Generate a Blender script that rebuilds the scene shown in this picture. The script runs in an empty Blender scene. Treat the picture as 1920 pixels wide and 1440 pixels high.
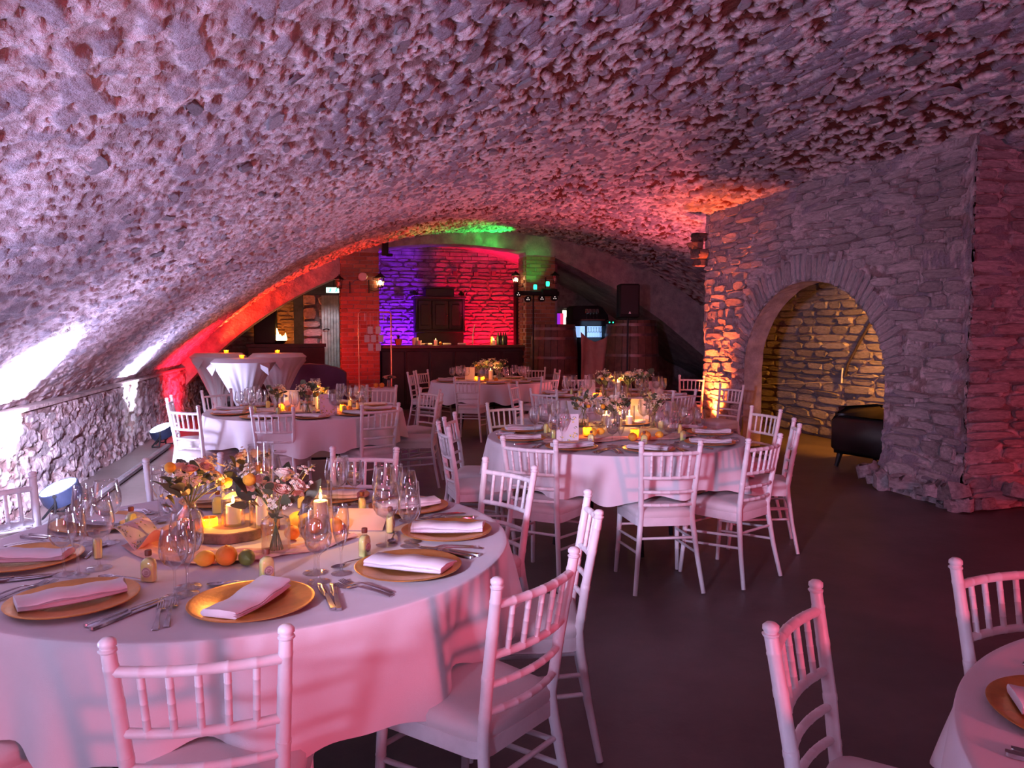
import bpy, bmesh, math, random
import numpy as np
from mathutils import Vector, Matrix

S = bpy.context.scene
COL = S.collection
rnd = random.Random(7)
pi = math.pi

# ------------------------------------------------------------------ camera
FPX = 1440.0
CH = 1.51
PITCH = math.atan(98/1440)
YAW = math.radians(13.6)
_F = Vector((math.sin(YAW)*math.cos(PITCH), math.cos(YAW)*math.cos(PITCH), -math.sin(PITCH)))
_R = Vector((math.cos(YAW), -math.sin(YAW), 0))
_U = _R.cross(_F)
cam_d = bpy.data.cameras.new('camera')
cam_d.sensor_width = 36
cam_d.lens = 27
cam_d.clip_start = 0.05
cam = bpy.data.objects.new('camera', cam_d)
COL.objects.link(cam)
mw = Matrix((_R, _U, -_F)).transposed().to_4x4()
mw.translation = (0, 0, CH)
cam.matrix_world = mw
S.camera = cam

def ray(px, py):
    return _F + (px-960)/FPX*_R + (720-py)/FPX*_U
def P(px, py, z=0.0):
    d = ray(px, py)
    return Vector((0, 0, CH)) + d*((z-CH)/d.z)
def PY(px, py, Y):
    d = ray(px, py)
    return Vector((0, 0, CH)) + d*(Y/d.y)
def PX(px, py, X):
    d = ray(px, py)
    return Vector((0, 0, CH)) + d*(X/d.x)

# ------------------------------------------------------------------ exposure, world
S.view_settings.view_transform = 'Standard'
S.view_settings.look = 'None'
S.view_settings.gamma = 1
S.view_settings.use_curve_mapping = False
S.view_settings.exposure = 0.8
S.cycles.max_bounces = 7
S.cycles.diffuse_bounces = 4
S.cycles.glossy_bounces = 3
S.cycles.transmission_bounces = 6
S.cycles.transparent_max_bounces = 24
S.cycles.caustics_reflective = False
S.cycles.caustics_refractive = False
S.cycles.sample_clamp_indirect = 4
S.cycles.use_denoising = True
W = bpy.data.worlds.new('world')
S.world = W
W.use_nodes = True
W.node_tree.nodes['Background'].inputs[0].default_value = (0.3, 0.2, 0.35, 1)
W.node_tree.nodes['Background'].inputs[1].default_value = 0.02

# ------------------------------------------------------------------ lights
def lamp(name, kind, loc, power, color, target=None, size=0.1, angle=60, blend=0.6, parent=None):
    d = bpy.data.lights.new(name, kind)
    d.energy = power
    d.color = color
    if kind == 'SPOT':
        d.spot_size = math.radians(angle); d.spot_blend = blend; d.shadow_soft_size = size
    elif kind == 'POINT':
        d.shadow_soft_size = size
    elif kind == 'AREA':
        d.size = size
    o = bpy.data.objects.new(name, d)
    COL.objects.link(o)
    o.location = loc
    if target is not None:
        o.rotation_euler = (Vector(target)-Vector(loc)).to_track_quat('-Z', 'Y').to_euler()
    if parent: o.parent = parent
    return o
WHITE = (0.72, 0.82, 1.0)
LAV = (0.60, 0.58, 1.0)
# flood lamps along the left wall (the two in view, and their row towards the camera), then added fill lights
lamp('flood_and_fill_lamp', 'SPOT', (-2.02, 6.86, 0.34), 2600, WHITE, (-2.72, 6.70, 1.55), 0.10, 74, 1.0)
lamp('flood_and_fill_lamp', 'SPOT', (-2.04, 6.86, 0.34), 130, LAV, (-1.0, 6.6, 2.6), 0.10, 150, 1.0)
lamp('flood_and_fill_lamp', 'SPOT', (-2.04, 10.86, 0.32), 1300, WHITE, (-2.72, 10.80, 1.3), 0.10, 66, 1.0)
lamp('flood_and_fill_lamp', 'SPOT', (-2.04, 10.86, 0.32), 110, LAV, (-1.0, 10.6, 2.6), 0.10, 150, 1.0)
lamp('flood_and_fill_lamp', 'SPOT', (-2.05, 3.0, 0.35), 190, LAV, (-1.0, 3.2, 2.6), 0.15, 150, 1.0)
lamp('flood_and_fill_lamp', 'SPOT', (-2.05, -1.2, 0.35), 270, LAV, (-0.6, -0.6, 2.6), 0.15, 150, 1.0)
lamp('flood_and_fill_lamp', 'AREA', (-1.75, 0.7, 1.15), 4, (0.62, 0.62, 1.0), (1.0, 3.6, 0.8), 0.35)  # unseen soft fill added for the front left table
lamp('flood_and_fill_lamp', 'SPOT', (-1.35, 0.2, 1.60), 480, (0.72, 0.62, 1.0), (2.9, 5.7, 0.9), 0.15, 36, 1.0)  # unseen narrow spot added to brighten the middle right table
lamp('flood_and_fill_lamp', 'SPOT', (-1.60, 3.3, 1.55), 3000, (0.76, 0.68, 1.0), (-2.35, 8.0, 0.0), 0.15, 34, 1.0)  # unseen spot added to brighten the left floor and wall foot
# red floods on the right and behind the camera
lamp('red_flood_lamp', 'AREA', (2.8, -3.2, 1.55), 105, (1.0, 0.09, 0.18), (0.9, 5, 1.2), 0.5)
lamp('red_flood_lamp', 'SPOT', (7.0, 4.3, 0.1), 26, (1.0, 0.03, 0.02), (5.7, 5.5, 0.6), 0.1, 90, 0.9)
# red floods at the foot of the arch wall, washing the arch edge and the wall end
lamp('red_flood_lamp', 'SPOT', (-2.05, 14.74, 1.12), 950, (1.0, 0.03, 0.008), (-0.55, 14.25, 2.75), 0.03, 46, 0.6)
lamp('red_flood_lamp', 'SPOT', (-1.75, 13.5, 0.25), 260, (1.0, 0.012, 0.04), (-2.55, 13.7, 1.0), 0.08, 120, 0.9)
lamp('red_flood_lamp', 'SPOT', (-0.6, 13.2, 1.2), 85, (1.0, 0.012, 0.02), (0.68, 14.8, 1.4), 0.1, 62, 0.8)
# red flood at the foot of the stone pier
lamp('red_flood_lamp', 'SPOT', (5.12, 9.72, 0.24), 560, (1.0, 0.13, 0.02), (5.37, 9.72, 1.05), 0.06, 75, 0.9)
lamp('red_flood_lamp', 'SPOT', (5.95, 11.3, 0.4), 420, (1.0, 0.16, 0.20), (3.8, 10.2, 3.4), 0.1, 120, 0.9)
# bar alcove colours
lamp('purple_flood_lamp', 'SPOT', (1.7, 16.5, 0.6), 300, (0.22, 0.01, 1.0), (1.45, 17.4, 1.9), 0.08, 100, 0.7)
lamp('red_bar_lamp', 'SPOT', (3.6, 16.2, 0.6), 300, (1.0, 0.004, 0.03), (3.3, 17.4, 2.2), 0.08, 110, 0.7)
lamp('pink_bar_lamp', 'SPOT', (2.9, 16.2, 1.6), 60, (1.0, 0.01, 0.25), (3.5, 16.2, 3.4), 0.06, 90, 0.8)
lamp('purple_flood_lamp', 'SPOT', (1.9, 16.0, 1.6), 40, (0.25, 0.02, 1.0), (1.4, 16.0, 3.4), 0.06, 90, 0.8)
lamp('green_effect_lamp', 'SPOT', (3.70, 14.75, 2.75), 190, (0.01, 1.0, 0.10), (2.7, 14.2, 3.6), 0.04, 66, 0.6)
lamp('green_effect_lamp', 'SPOT', (3.85, 14.3, 2.3), 16, (0.02, 1.0, 0.15), (4.0, 14.8, 2.8), 0.05, 48, 0.6)
# amber lamp in the niche, orange lamp in the far left room
lamp('niche_lamp', 'SPOT', (6.25, 6.65, 2.25), 420, (1.0, 0.36, 0.03), (6.9, 7.75, 1.35), 0.06, 86, 0.7)
lamp('orange_room_lamp', 'SPOT', (-1.3, 16.9, 0.9), 45, (1.0, 0.22, 0.01), (-0.95, 17.6, 1.9), 0.08, 80, 0.9)
lamp('red_room_lamp', 'SPOT', (-0.45, 17.0, 0.7), 40, (1.0, 0.05, 0.06), (-0.28, 17.6, 1.6), 0.08, 70, 0.9)
lamp('door_lamp', 'SPOT', (0.0, 16.2, 2.35), 22, (0.85, 0.88, 1.0), (0.12, 17.3, 1.3), 0.08, 60, 0.8)

# ------------------------------------------------------------------ materials
def mat(name, color, rough=0.6, metal=0.0, var=0.0, scale=8.0, bump=0.0, bscale=40.0, attr=None, objvar=0.0, emit=None, estr=0.0, coat=0.0, spec=0.5, sss=0.0, color2=None):
    m = bpy.data.materials.new(name); m.use_nodes = True
    nt = m.node_tree; N = nt.nodes; L = nt.links
    b = N['Principled BSDF']
    b.inputs['Roughness'].default_value = rough
    b.inputs['Metallic'].default_value = metal
    b.inputs['Specular IOR Level'].default_value = spec
    b.inputs['Coat Weight'].default_value = coat
    tc = N.new('ShaderNodeTexCoord')
    src = None
    if attr:
        a = N.new('ShaderNodeAttribute'); a.attribute_name = attr; src = a.outputs['Color']
    if var > 0 or color2:
        n = N.new('ShaderNodeTexNoise'); n.inputs['Scale'].default_value = scale; n.inputs['Detail'].default_value = 6; n.inputs['Roughness'].default_value = 0.65
        L.new(tc.outputs['Object'], n.inputs['Vector'])
        r = N.new('ShaderNodeValToRGB')
        c2 = color2 or tuple(min(1, c*(1+var)) for c in color)
        c1 = color if color2 else tuple(c*(1-var) for c in color)
        r.color_ramp.elements[0].position = 0.35; r.color_ramp.elements[1].position = 0.65
        if attr:
            r.color_ramp.elements[0].color = (1-var, 1-var, 1-var, 1); r.color_ramp.elements[1].color = (min(1, 1+var),)*3+(1,)
        else:
            r.color_ramp.elements[0].color = (*c1, 1); r.color_ramp.elements[1].color = (*c2, 1)
        L.new(n.outputs['Fac'], r.inputs['Fac'])
        if src:
            mx = N.new('ShaderNodeMix'); mx.data_type = 'RGBA'; mx.blend_type = 'MULTIPLY'; mx.inputs[0].default_value = 1
            L.new(src, mx.inputs[6]); L.new(r.outputs['Color'], mx.inputs[7]); src = mx.outputs[2]
        else:
            src = r.outputs['Color']
    if objvar > 0:
        oi = N.new('ShaderNodeObjectInfo')
        mr = N.new('ShaderNodeMapRange'); mr.inputs[3].default_value = 1-objvar; mr.inputs[4].default_value = 1+objvar
        L.new(oi.outputs['Random'], mr.inputs[0])
        mx = N.new('ShaderNodeMix'); mx.data_type = 'RGBA'; mx.blend_type = 'MULTIPLY'; mx.inputs[0].default_value = 1
        if src: L.new(src, mx.inputs[6])
        else: mx.inputs[6].default_value = (*color, 1)
        L.new(mr.outputs[0], mx.inputs[7]); src = mx.outputs[2]
    if src: L.new(src, b.inputs['Base Color'])
    else: b.inputs['Base Color'].default_value = (*color, 1)
    if bump > 0:
        n2 = N.new('ShaderNodeTexNoise'); n2.inputs['Scale'].default_value = bscale; n2.inputs['Detail'].default_value = 5; n2.inputs['Roughness'].default_value = 0.7
        L.new(tc.outputs['Object'], n2.inputs['Vector'])
        bp = N.new('ShaderNodeBump'); bp.inputs['Strength'].default_value = 1.0; bp.inputs['Distance'].default_value = bump
        L.new(n2.outputs['Fac'], bp.inputs['Height']); L.new(bp.outputs['Normal'], b.inputs['Normal'])
    if emit:
        b.inputs['Emission Color'].default_value = (*emit, 1); b.inputs['Emission Strength'].default_value = estr
    if sss > 0:
        b.inputs['Subsurface Weight'].default_value = sss; b.inputs['Subsurface Radius'].default_value = (0.02, 0.012, 0.006)
    return m

def glass_mat(name, tint=(1, 1, 1), ior=1.45, rough=0.02, body=0.0, bodycol=(1, 1, 1)):
    m = bpy.data.materials.new(name); m.use_nodes = True
    nt = m.node_tree; N = nt.nodes; L = nt.links
    N.remove(N['Principled BSDF']); out = N['Material Output']
    t = N.new('ShaderNodeBsdfTransparent'); t.inputs[0].default_value = (*tint, 1)
    g = N.new('ShaderNodeBsdfGlossy'); g.inputs['Roughness'].default_value = rough
    fr = N.new('ShaderNodeLayerWeight'); fr.inputs['Blend'].default_value = 0.30
    mr = N.new('ShaderNodeMapRange'); mr.inputs[3].default_value = 0.04; mr.inputs[4].default_value = 0.80
    L.new(fr.outputs['Facing'], mr.inputs[0])
    mx = N.new('ShaderNodeMixShader'); L.new(mr.outputs[0], mx.inputs[0]); L.new(t.outputs[0], mx.inputs[1]); L.new(g.outputs[0], mx.inputs[2])
    last = mx.outputs[0]
    if body > 0:
        d = N.new('ShaderNodeBsdfTranslucent'); d.inputs[0].default_value = (*bodycol, 1)
        m2 = N.new('ShaderNodeMixShader'); m2.inputs[0].default_value = body
        L.new(last, m2.inputs[1]); L.new(d.outputs[0], m2.inputs[2]); last = m2.outputs[0]
    L.new(last, out.inputs['Surface'])
    return m

M = {}
M['vault'] = mat('whitewashed_rubble', (1, 1, 1), 0.95, attr='col', var=0.22, scale=34, bump=0.022, bscale=42, spec=0.15)
M['stone'] = mat('whitewashed_stone', (0.47, 0.41, 0.44), 0.92, var=0.30, scale=5, bump=0.012, bscale=26, objvar=0.22, spec=0.15)
M['wallback'] = mat('wall_mortar', (0.34, 0.27, 0.29), 0.95, var=0.3, scale=9, bump=0.02, bscale=22, spec=0.1)
M['slab'] = mat('slate_slab', (0.40, 0.35, 0.39), 0.85, var=0.25, scale=9, bump=0.008, bscale=40, objvar=0.35, spec=0.2)
M['dkstone'] = mat('dark_stone', (0.20, 0.13, 0.12), 0.95, var=0.4, scale=7, bump=0.015, bscale=20, objvar=0.3, spec=0.1)
M['brick'] = mat('old_brick', (0.34, 0.16, 0.11), 0.9, var=0.25, scale=12, bump=0.004, bscale=60, objvar=0.3, spec=0.15)
M['mortar'] = mat('brick_mortar', (0.50, 0.44, 0.40), 0.95, var=0.15, scale=20, bump=0.004, bscale=60, spec=0.1)
M['floor'] = mat('worn_concrete', (0.13, 0.096, 0.096), 0.46, var=0.22, scale=1.6, bump=0.002, bscale=14, spec=0.6)
M['chair'] = mat('white_resin', (0.80, 0.77, 0.78), 0.38, var=0.05, scale=15, bump=0.0006, bscale=60)
M['cushion'] = mat('white_cushion', (0.72, 0.68, 0.68), 0.75, var=0.04, scale=6, bump=0.0006, bscale=300)
M['cloth'] = mat('white_cloth', (0.78, 0.75, 0.77), 0.85, var=0.03, scale=4, bump=0.0006, bscale=500, spec=0.2)
M['napkin'] = mat('napkin_linen', (0.82, 0.78, 0.80), 0.85, var=0.03, scale=14, bump=0.0007, bscale=400, spec=0.2)
M['gauze'] = mat('peach_gauze', (0.78, 0.50, 0.42), 0.9, var=0.12, scale=20, bump=0.002, bscale=90, spec=0.1)
M['gold'] = mat('gold_lacquer', (0.85, 0.42, 0.12), 0.32, metal=0.75, var=0.10, scale=25, bump=0.0008, bscale=90)
M['steel'] = mat('cutlery_steel', (0.62, 0.60, 0.62), 0.16, metal=1.0, var=0.03)
M['glass'] = glass_mat('clear_glass', (0.995, 0.995, 0.998))
M['amberglass'] = glass_mat('amber_glass', (1.0, 0.62, 0.22), body=0.35, bodycol=(1.0, 0.5, 0.12))
M['flaskglass'] = glass_mat('flask_glass', (0.98, 0.98, 0.96))
M['limon'] = mat('pale_yellow_liqueur', (0.92, 1.0, 0.34), 0.2, emit=(0.9,0.85,0.35), estr=0.0, sss=0.3)
M['wax'] = mat('candle_wax', (0.92, 0.86, 0.76), 0.5, sss=0.5, emit=(1.0, 0.45, 0.12), estr=0.10)
M['flame'] = mat('candle_flame', (1, 0.7, 0.3), 1, emit=(1.0, 0.55, 0.14), estr=14)
M['hotflame'] = mat('fire_flame', (1, 0.7, 0.3), 1, emit=(1.0, 0.55, 0.16), estr=9)
M['wick'] = mat('wick', (0.02, 0.02, 0.02), 0.9)
M['cap'] = mat('brown_cap', (0.20, 0.06, 0.03), 0.5, var=0.1)
M['label'] = mat('paper_label', (0.42, 0.36, 0.32), 0.7, color2=(0.75, 0.70, 0.62), scale=60)
M['orange'] = mat('orange_peel', (0.88, 0.36, 0.04), 0.45, var=0.10, scale=8, bump=0.0015, bscale=160)
M['lemon'] = mat('lemon_peel', (0.90, 0.62, 0.06), 0.42, var=0.08, scale=8, bump=0.0015, bscale=150)
M['lime'] = mat('lime_peel', (0.22, 0.26, 0.05), 0.45, var=0.15, scale=10, bump=0.001, bscale=150)
M['bark'] = mat('bark', (0.26, 0.17, 0.12), 0.9, var=0.3, scale=20, bump=0.006, bscale=40)
M['cutwood'] = mat('cut_wood', (0.55, 0.38, 0.26), 0.7, var=0.15, scale=12)
M['leaf'] = mat('eucalyptus_leaf', (0.085, 0.105, 0.055), 0.55, var=0.3, scale=10, objvar=0.3)
M['stem'] = mat('stem', (0.13, 0.17, 0.06), 0.6, var=0.2)
M['rosep'] = mat('peach_petal', (0.86, 0.55, 0.40), 0.7, var=0.1, scale=20, sss=0.2)
M['rosew'] = mat('cream_petal', (0.88, 0.76, 0.60), 0.7, var=0.1, scale=20, sss=0.2)
M['craspedia'] = mat('yellow_button_flower', (0.82, 0.42, 0.03), 0.8, var=0.2, scale=60, bump=0.003, bscale=200)
M['daisy'] = mat('small_white_blossom', (0.80, 0.72, 0.52), 0.8, var=0.2, scale=60)
M['card'] = mat('cream_card', (0.80, 0.70, 0.66), 0.7, var=0.03)
M['kraft'] = mat('peach_card', (0.74, 0.50, 0.42), 0.75, var=0.05)
M['black'] = mat('black_plastic', (0.008, 0.008, 0.010), 0.7, var=0.2, spec=0.15)
M['blacksteel'] = mat('black_steel', (0.010, 0.010, 0.012), 0.5, spec=0.2)
M['bluecan'] = mat('blue_grey_housing', (0.025, 0.035, 0.075), 0.4, metal=0.2, var=0.1)
M['duct'] = mat('grey_duct', (0.20, 0.19, 0.21), 0.5, var=0.2, scale=6)
M['lens'] = mat('flood_lens', (0.9, 0.95, 1), 0.3, emit=(0.80, 0.88, 1.0), estr=7)
M['redlens'] = mat('red_lens', (1, 0.3, 0.1), 0.3, emit=(1.0, 0.25, 0.06), estr=14)
M['darkwood'] = mat('dark_wood', (0.022, 0.012, 0.012), 0.5, var=0.35, scale=6, bump=0.002, bscale=30)
M['barwood'] = mat('bar_top_wood', (0.10, 0.045, 0.03), 0.35, var=0.3, scale=5)
M['cask'] = mat('cask_oak', (0.095, 0.045, 0.030), 0.6, var=0.35, scale=6, bump=0.003, bscale=25, objvar=0.2)
M['hoop'] = mat('hoop_iron', (0.16, 0.12, 0.12), 0.45, metal=0.7, var=0.2)
M['hessian'] = mat('hessian_cloth', (0.34, 0.20, 0.16), 0.9, var=0.15, scale=6)
M['doorwood'] = mat('weathered_door_wood', (0.50, 0.48, 0.50), 0.8, var=0.3, scale=4, bump=0.002, bscale=30)
M['postwood'] = mat('post_wood', (0.10, 0.07, 0.08), 0.7, var=0.3, scale=6)
M['sofa'] = mat('purple_upholstery', (0.10, 0.045, 0.12), 0.7, var=0.12, scale=6)
M['leather'] = mat('black_leather', (0.015, 0.011, 0.012), 0.45, var=0.2)
M['copper'] = mat('copper_tube', (0.80, 0.36, 0.22), 0.25, metal=0.9)
M['lantern'] = mat('lantern_iron', (0.015, 0.013, 0.012), 0.5, metal=0.5)
M['bulb'] = mat('lantern_bulb', (1, 0.8, 0.5), 0.5, emit=(1.0, 0.62, 0.25), estr=30)
M['exitlit'] = mat('lit_sign', (0.7, 1, 0.9), 0.5, emit=(0.55, 1.0, 0.85), estr=0.8)
M['exitgreen'] = mat('sign_green', (0.0, 0.4, 0.2), 0.5, emit=(0.0, 0.55, 0.30), estr=1.0)
M['fridge'] = mat('fridge_light', (0.6, 0.8, 1), 0.5, emit=(0.28, 0.52, 1.0), estr=0.5)
M['shelflight'] = mat('lit_shelf_panel', (1, 0.95, 0.8), 0.5, emit=(1.0, 0.90, 0.62), estr=1.6)
M['greenled'] = mat('green_led', (0, 1, 0.4), 0.5, emit=(0.02, 1.0, 0.40), estr=2.2)
M['led'] = mat('small_led_lens', (0.9, 0.85, 0.8), 0.2, emit=(0.9, 0.8, 0.75), estr=0.35)
M['white'] = mat('white_enamel', (0.75, 0.72, 0.72), 0.4, var=0.04)
M['print_green'] = mat('print_green', (0.20, 0.30, 0.14), 0.7)
M['print_yellow'] = mat('print_yellow', (0.88, 0.72, 0.16), 0.7)
M['bottledark'] = mat('dark_bottle', (0.02, 0.05, 0.03), 0.12, spec=0.8)
M['terracotta'] = mat('terracotta', (0.55, 0.20, 0.10), 0.8, var=0.1)
M['plaster'] = mat('rough_render', (0.42, 0.33, 0.34), 0.95, var=0.25, scale=6, bump=0.02, bscale=14, spec=0.1)

# ------------------------------------------------------------------ mesh helpers
class MB:
    def __init__(s): s.v = []; s.f = []; s.T = Matrix.Identity(4); s.c = []
    def _add(s, vs, fs):
        b = len(s.v)
        s.v += [tuple(s.T @ Vector(v)) for v in vs]
        s.f += [tuple(i+b for i in f) for f in fs]
        return s
    def box(s, c, d, bev=0.0, rz=0.0, taper=1.0):
        x, y, z = d[0]/2, d[1]/2, d[2]/2
        if bev <= 0:
            vs = [(-x,-y,-z),(x,-y,-z),(x,y,-z),(-x,y,-z),(-x*taper,-y*taper,z),(x*taper,-y*taper,z),(x*taper,y*taper,z),(-x*taper,y*taper,z)]
            fs = [(0,3,2,1),(4,5,6,7),(0,1,5,4),(1,2,6,5),(2,3,7,6),(3,0,4,7)]
        else:
            b = min(bev, x*.9, y*.9, z*.9); vs = []; 
            prof = [(-z, b), (-z+b, 0), (z-b, 0), (z, b)]
            for zz, ins in prof:
                for sx, sy, k in ((1,1,0),(-1,1,1),(-1,-1,0),(1,-1,1)):
                    X, Y = x-ins, y-ins
                    a1 = (sx*(X-0), sy*(Y-b)); a2 = (sx*(X-b), sy*(Y-0))
                    pr = [a1, a2] if k == 0 else [a2, a1]
                    for a in pr: vs.append((a[0], a[1], zz))
            n = 8; fs = []
            for r in range(3):
                for i in range(n):
                    j = (i+1) % n; fs.append((r*n+i, r*n+j, (r+1)*n+j, (r+1)*n+i))
            fs.append(tuple(reversed(range(n)))); fs.append(tuple(range(3*n, 4*n)))
        R = Matrix.Translation(c) @ Matrix.Rotation(rz, 4, 'Z')
        return s._add([R @ Vector(v) for v in vs], fs)
    def lathe(s, prof, n=16, c=(0,0,0), close=False):
        vs = []; fs = []
        for r, z in prof:
            for i in range(n):
                a = 2*pi*i/n; vs.append((c[0]+r*math.cos(a), c[1]+r*math.sin(a), c[2]+z))
        m = len(prof)
        for k in range(m-1 if not close else m):
            k2 = (k+1) % m
            for i in range(n):
                j = (i+1) % n; fs.append((k*n+i, k*n+j, k2*n+j, k2*n+i))
        if not close:
            if prof[0][0] > 1e-5: fs.append(tuple(reversed(range(n)))) if getattr(s, 'cap0', True) else None
            if prof[-1][0] > 1e-5 and getattr(s, 'cap1', True): fs.append(tuple(range((m-1)*n, m*n)))
            fs = [f for f in fs if f]
        return s._add(vs, fs)
    def tube(s, pts, r, n=8, cap=True):
        pts = [Vector(p) for p in pts]
        rs = r if isinstance(r, (list, tuple)) else [r]*len(pts)
        vs = []; fs = []; up = None
        for k, p in enumerate(pts):
            t = (pts[min(k+1, len(pts)-1)] - pts[max(k-1, 0)]).normalized()
            if up is None:
                up = Vector((0,0,1)) if abs(t.z) < .9 else Vector((0,1,0))
            a = t.cross(up).normalized(); b = a.cross(t).normalized(); up = b
            for i in range(n):
                an = 2*pi*i/n; vs.append(p + a*(rs[k]*math.cos(an)) + b*(rs[k]*math.sin(an)))
        for k in range(len(pts)-1):
            for i in range(n):
                j = (i+1) % n; fs.append((k*n+i, k*n+j, (k+1)*n+j, (k+1)*n+i))
        if cap:
            fs.append(tuple(reversed(range(n)))); fs.append(tuple(range((len(pts)-1)*n, len(pts)*n)))
        return s._add(vs, fs)
    def prism(s, outline, z0, z1, inset=0.0):
        n = len(outline); cx = sum(p[0] for p in outline)/n; cy = sum(p[1] for p in outline)/n
        vs = [(x, y, z0) for x, y in outline]
        if inset > 0:
            k = 1-inset
            vs += [(x, y, z0+(z1-z0)*.7) for x, y in outline]
            vs += [(cx+(x-cx)*k, cy+(y-cy)*k, z1) for x, y in outline]; m = 3
        else:
            vs += [(x, y, z1) for x, y in outline]; m = 2
        fs = [tuple(reversed(range(n)))]
        for r in range(m-1):
            for i in range(n):
                j = (i+1) % n; fs.append((r*n+i, r*n+j, (r+1)*n+j, (r+1)*n+i))
        fs.append(tuple(range((m-1)*n, m*n)))
        return s._add(vs, fs)
    def sphere(s, c, r, nu=12, nv=8, sc=(1,1,1)):
        vs = []; fs = []
        for k in range(1, nv):
            ph = pi*k/nv
            for i in range(nu):
                a = 2*pi*i/nu; vs.append((c[0]+r*sc[0]*math.sin(ph)*math.cos(a), c[1]+r*sc[1]*math.sin(ph)*math.sin(a), c[2]-r*sc[2]*math.cos(ph)))
        b0 = len(vs); vs.append((c[0], c[1], c[2]-r*sc[2])); vs.append((c[0], c[1], c[2]+r*sc[2]))
        for k in range(nv-2):
            for i in range(nu):
                j = (i+1) % nu; fs.append((k*nu+i, k*nu+j, (k+1)*nu+j, (k+1)*nu+i))
        for i in range(nu):
            j = (i+1) % nu; fs.append((j, i, b0)); fs.append(((nv-2)*nu+i, (nv-2)*nu+j, b0+1))
        return s._add(vs, fs)
    def mesh(s, name, m, smooth=True, ang=38):
        me = bpy.data.meshes.new(name)
        me.from_pydata(s.v, [], s.f); me.update()
        me.materials.append(M[m] if isinstance(m, str) else m)
        if smooth:
            me.shade_smooth(); me.set_sharp_from_angle(angle=math.radians(ang))
        return me

def ob(name, me, parent=None, loc=(0,0,0), rot=(0,0,0), sc=None, kind=None):
    o = bpy.data.objects.new(name, me); COL.objects.link(o)
    if parent: o.parent = parent
    o.location = loc; o.rotation_euler = rot
    if sc: o.scale = sc
    if kind: o['kind'] = kind
    return o
def thing(name, label, cat, loc=(0,0,0), rz=0.0, group=None, me=None):
    o = ob(name, me, None, loc, (0,0,rz))
    o['label'] = label; o['category'] = cat
    if group: o['group'] = group
    return o
def struct(name, me=None, label=None, loc=(0,0,0)):
    o = ob(name, me, None, loc); o['kind'] = 'structure'
    if label: o['label'] = label
    return o

# ------------------------------------------------------------------ numpy noise
def _h(ix, iy, seed):
    ix = ix.astype(np.int64); iy = iy.astype(np.int64)
    n = (ix*374761393 + iy*668265263 + seed*974634777) & 0xffffffff
    n = ((n ^ (n >> 13)) * 1274126177) & 0xffffffff
    n = ((n ^ (n >> 16)) * 2246822519) & 0xffffffff
    return ((n ^ (n >> 15)) & 0xffffff) / float(0xffffff)
def vn(x, y, seed=0):
    ix = np.floor(x); iy = np.floor(y); fx = x-ix; fy = y-iy
    fx = fx*fx*(3-2*fx); fy = fy*fy*(3-2*fy)
    return (_h(ix,iy,seed)*(1-fx)+_h(ix+1,iy,seed)*fx)*(1-fy) + (_h(ix,iy+1,seed)*(1-fx)+_h(ix+1,iy+1,seed)*fx)*fy
def fbm(x, y, seed=0, o=4):
    t = 0; a = .5; tot = 0
    for k in range(o):
        t = t + a*vn(x*2**k, y*2**k, seed+k*17); tot += a; a *= .5
    return t/tot
def vor(x, y, seed=0):
    ix = np.floor(x); iy = np.floor(y)
    f1 = np.full(x.shape, 9.); f2 = np.full(x.shape, 9.); cid = np.zeros(x.shape); ox = np.zeros(x.shape); oy = np.zeros(x.shape)
    for dx in (-1,0,1):
        for dy in (-1,0,1):
            cx = ix+dx; cy = iy+dy
            px = cx+_h(cx,cy,seed); py = cy+_h(cx,cy,seed+5)
            d = np.hypot(px-x, py-y); new = d < f1
            f2 = np.where(new, f1, np.minimum(f2, d))
            cid = np.where(new, _h(cx,cy,seed+9), cid); ox = np.where(new, x-px, ox); oy = np.where(new, y-py, oy)
            f1 = np.where(new, d, f1)
    return f1, f2, cid, ox, oy
def sst(a, b, x):
    t = np.clip((x-a)/(b-a), 0, 1); return t*t*(3-2*t)
def gridmesh(name, Pn, m, col=None, flip=False):
    """Pn: (ny,nx,3) array"""
    ny, nx, _ = Pn.shape
    me = bpy.data.meshes.new(name)
    idx = np.arange(ny*nx).reshape(ny, nx)
    q = np.stack([idx[:-1,:-1], idx[:-1,1:], idx[1:,1:], idx[1:,:-1]], -1).reshape(-1, 4)
    if flip: q = q[:, ::-1]
    me.vertices.add(ny*nx); me.vertices.foreach_set('co', Pn.reshape(-1).astype(np.float32))
    me.loops.add(q.size); me.loops.foreach_set('vertex_index', q.reshape(-1).astype(np.int32))
    me.polygons.add(len(q)); me.polygons.foreach_set('loop_start', (np.arange(len(q))*4).astype(np.int32))
    me.update(calc_edges=True); me.validate()
    if col is not None:
        a = me.attributes.new('col', 'FLOAT_COLOR', 'POINT')
        c4 = np.concatenate([col.reshape(-1,3), np.ones((ny*nx,1))], 1)
        a.data.foreach_set('color', c4.reshape(-1).astype(np.float32))
    me.materials.append(M[m])
    me.polygons.foreach_set('use_smooth', np.ones(len(q), dtype=bool))
    return me

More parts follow.
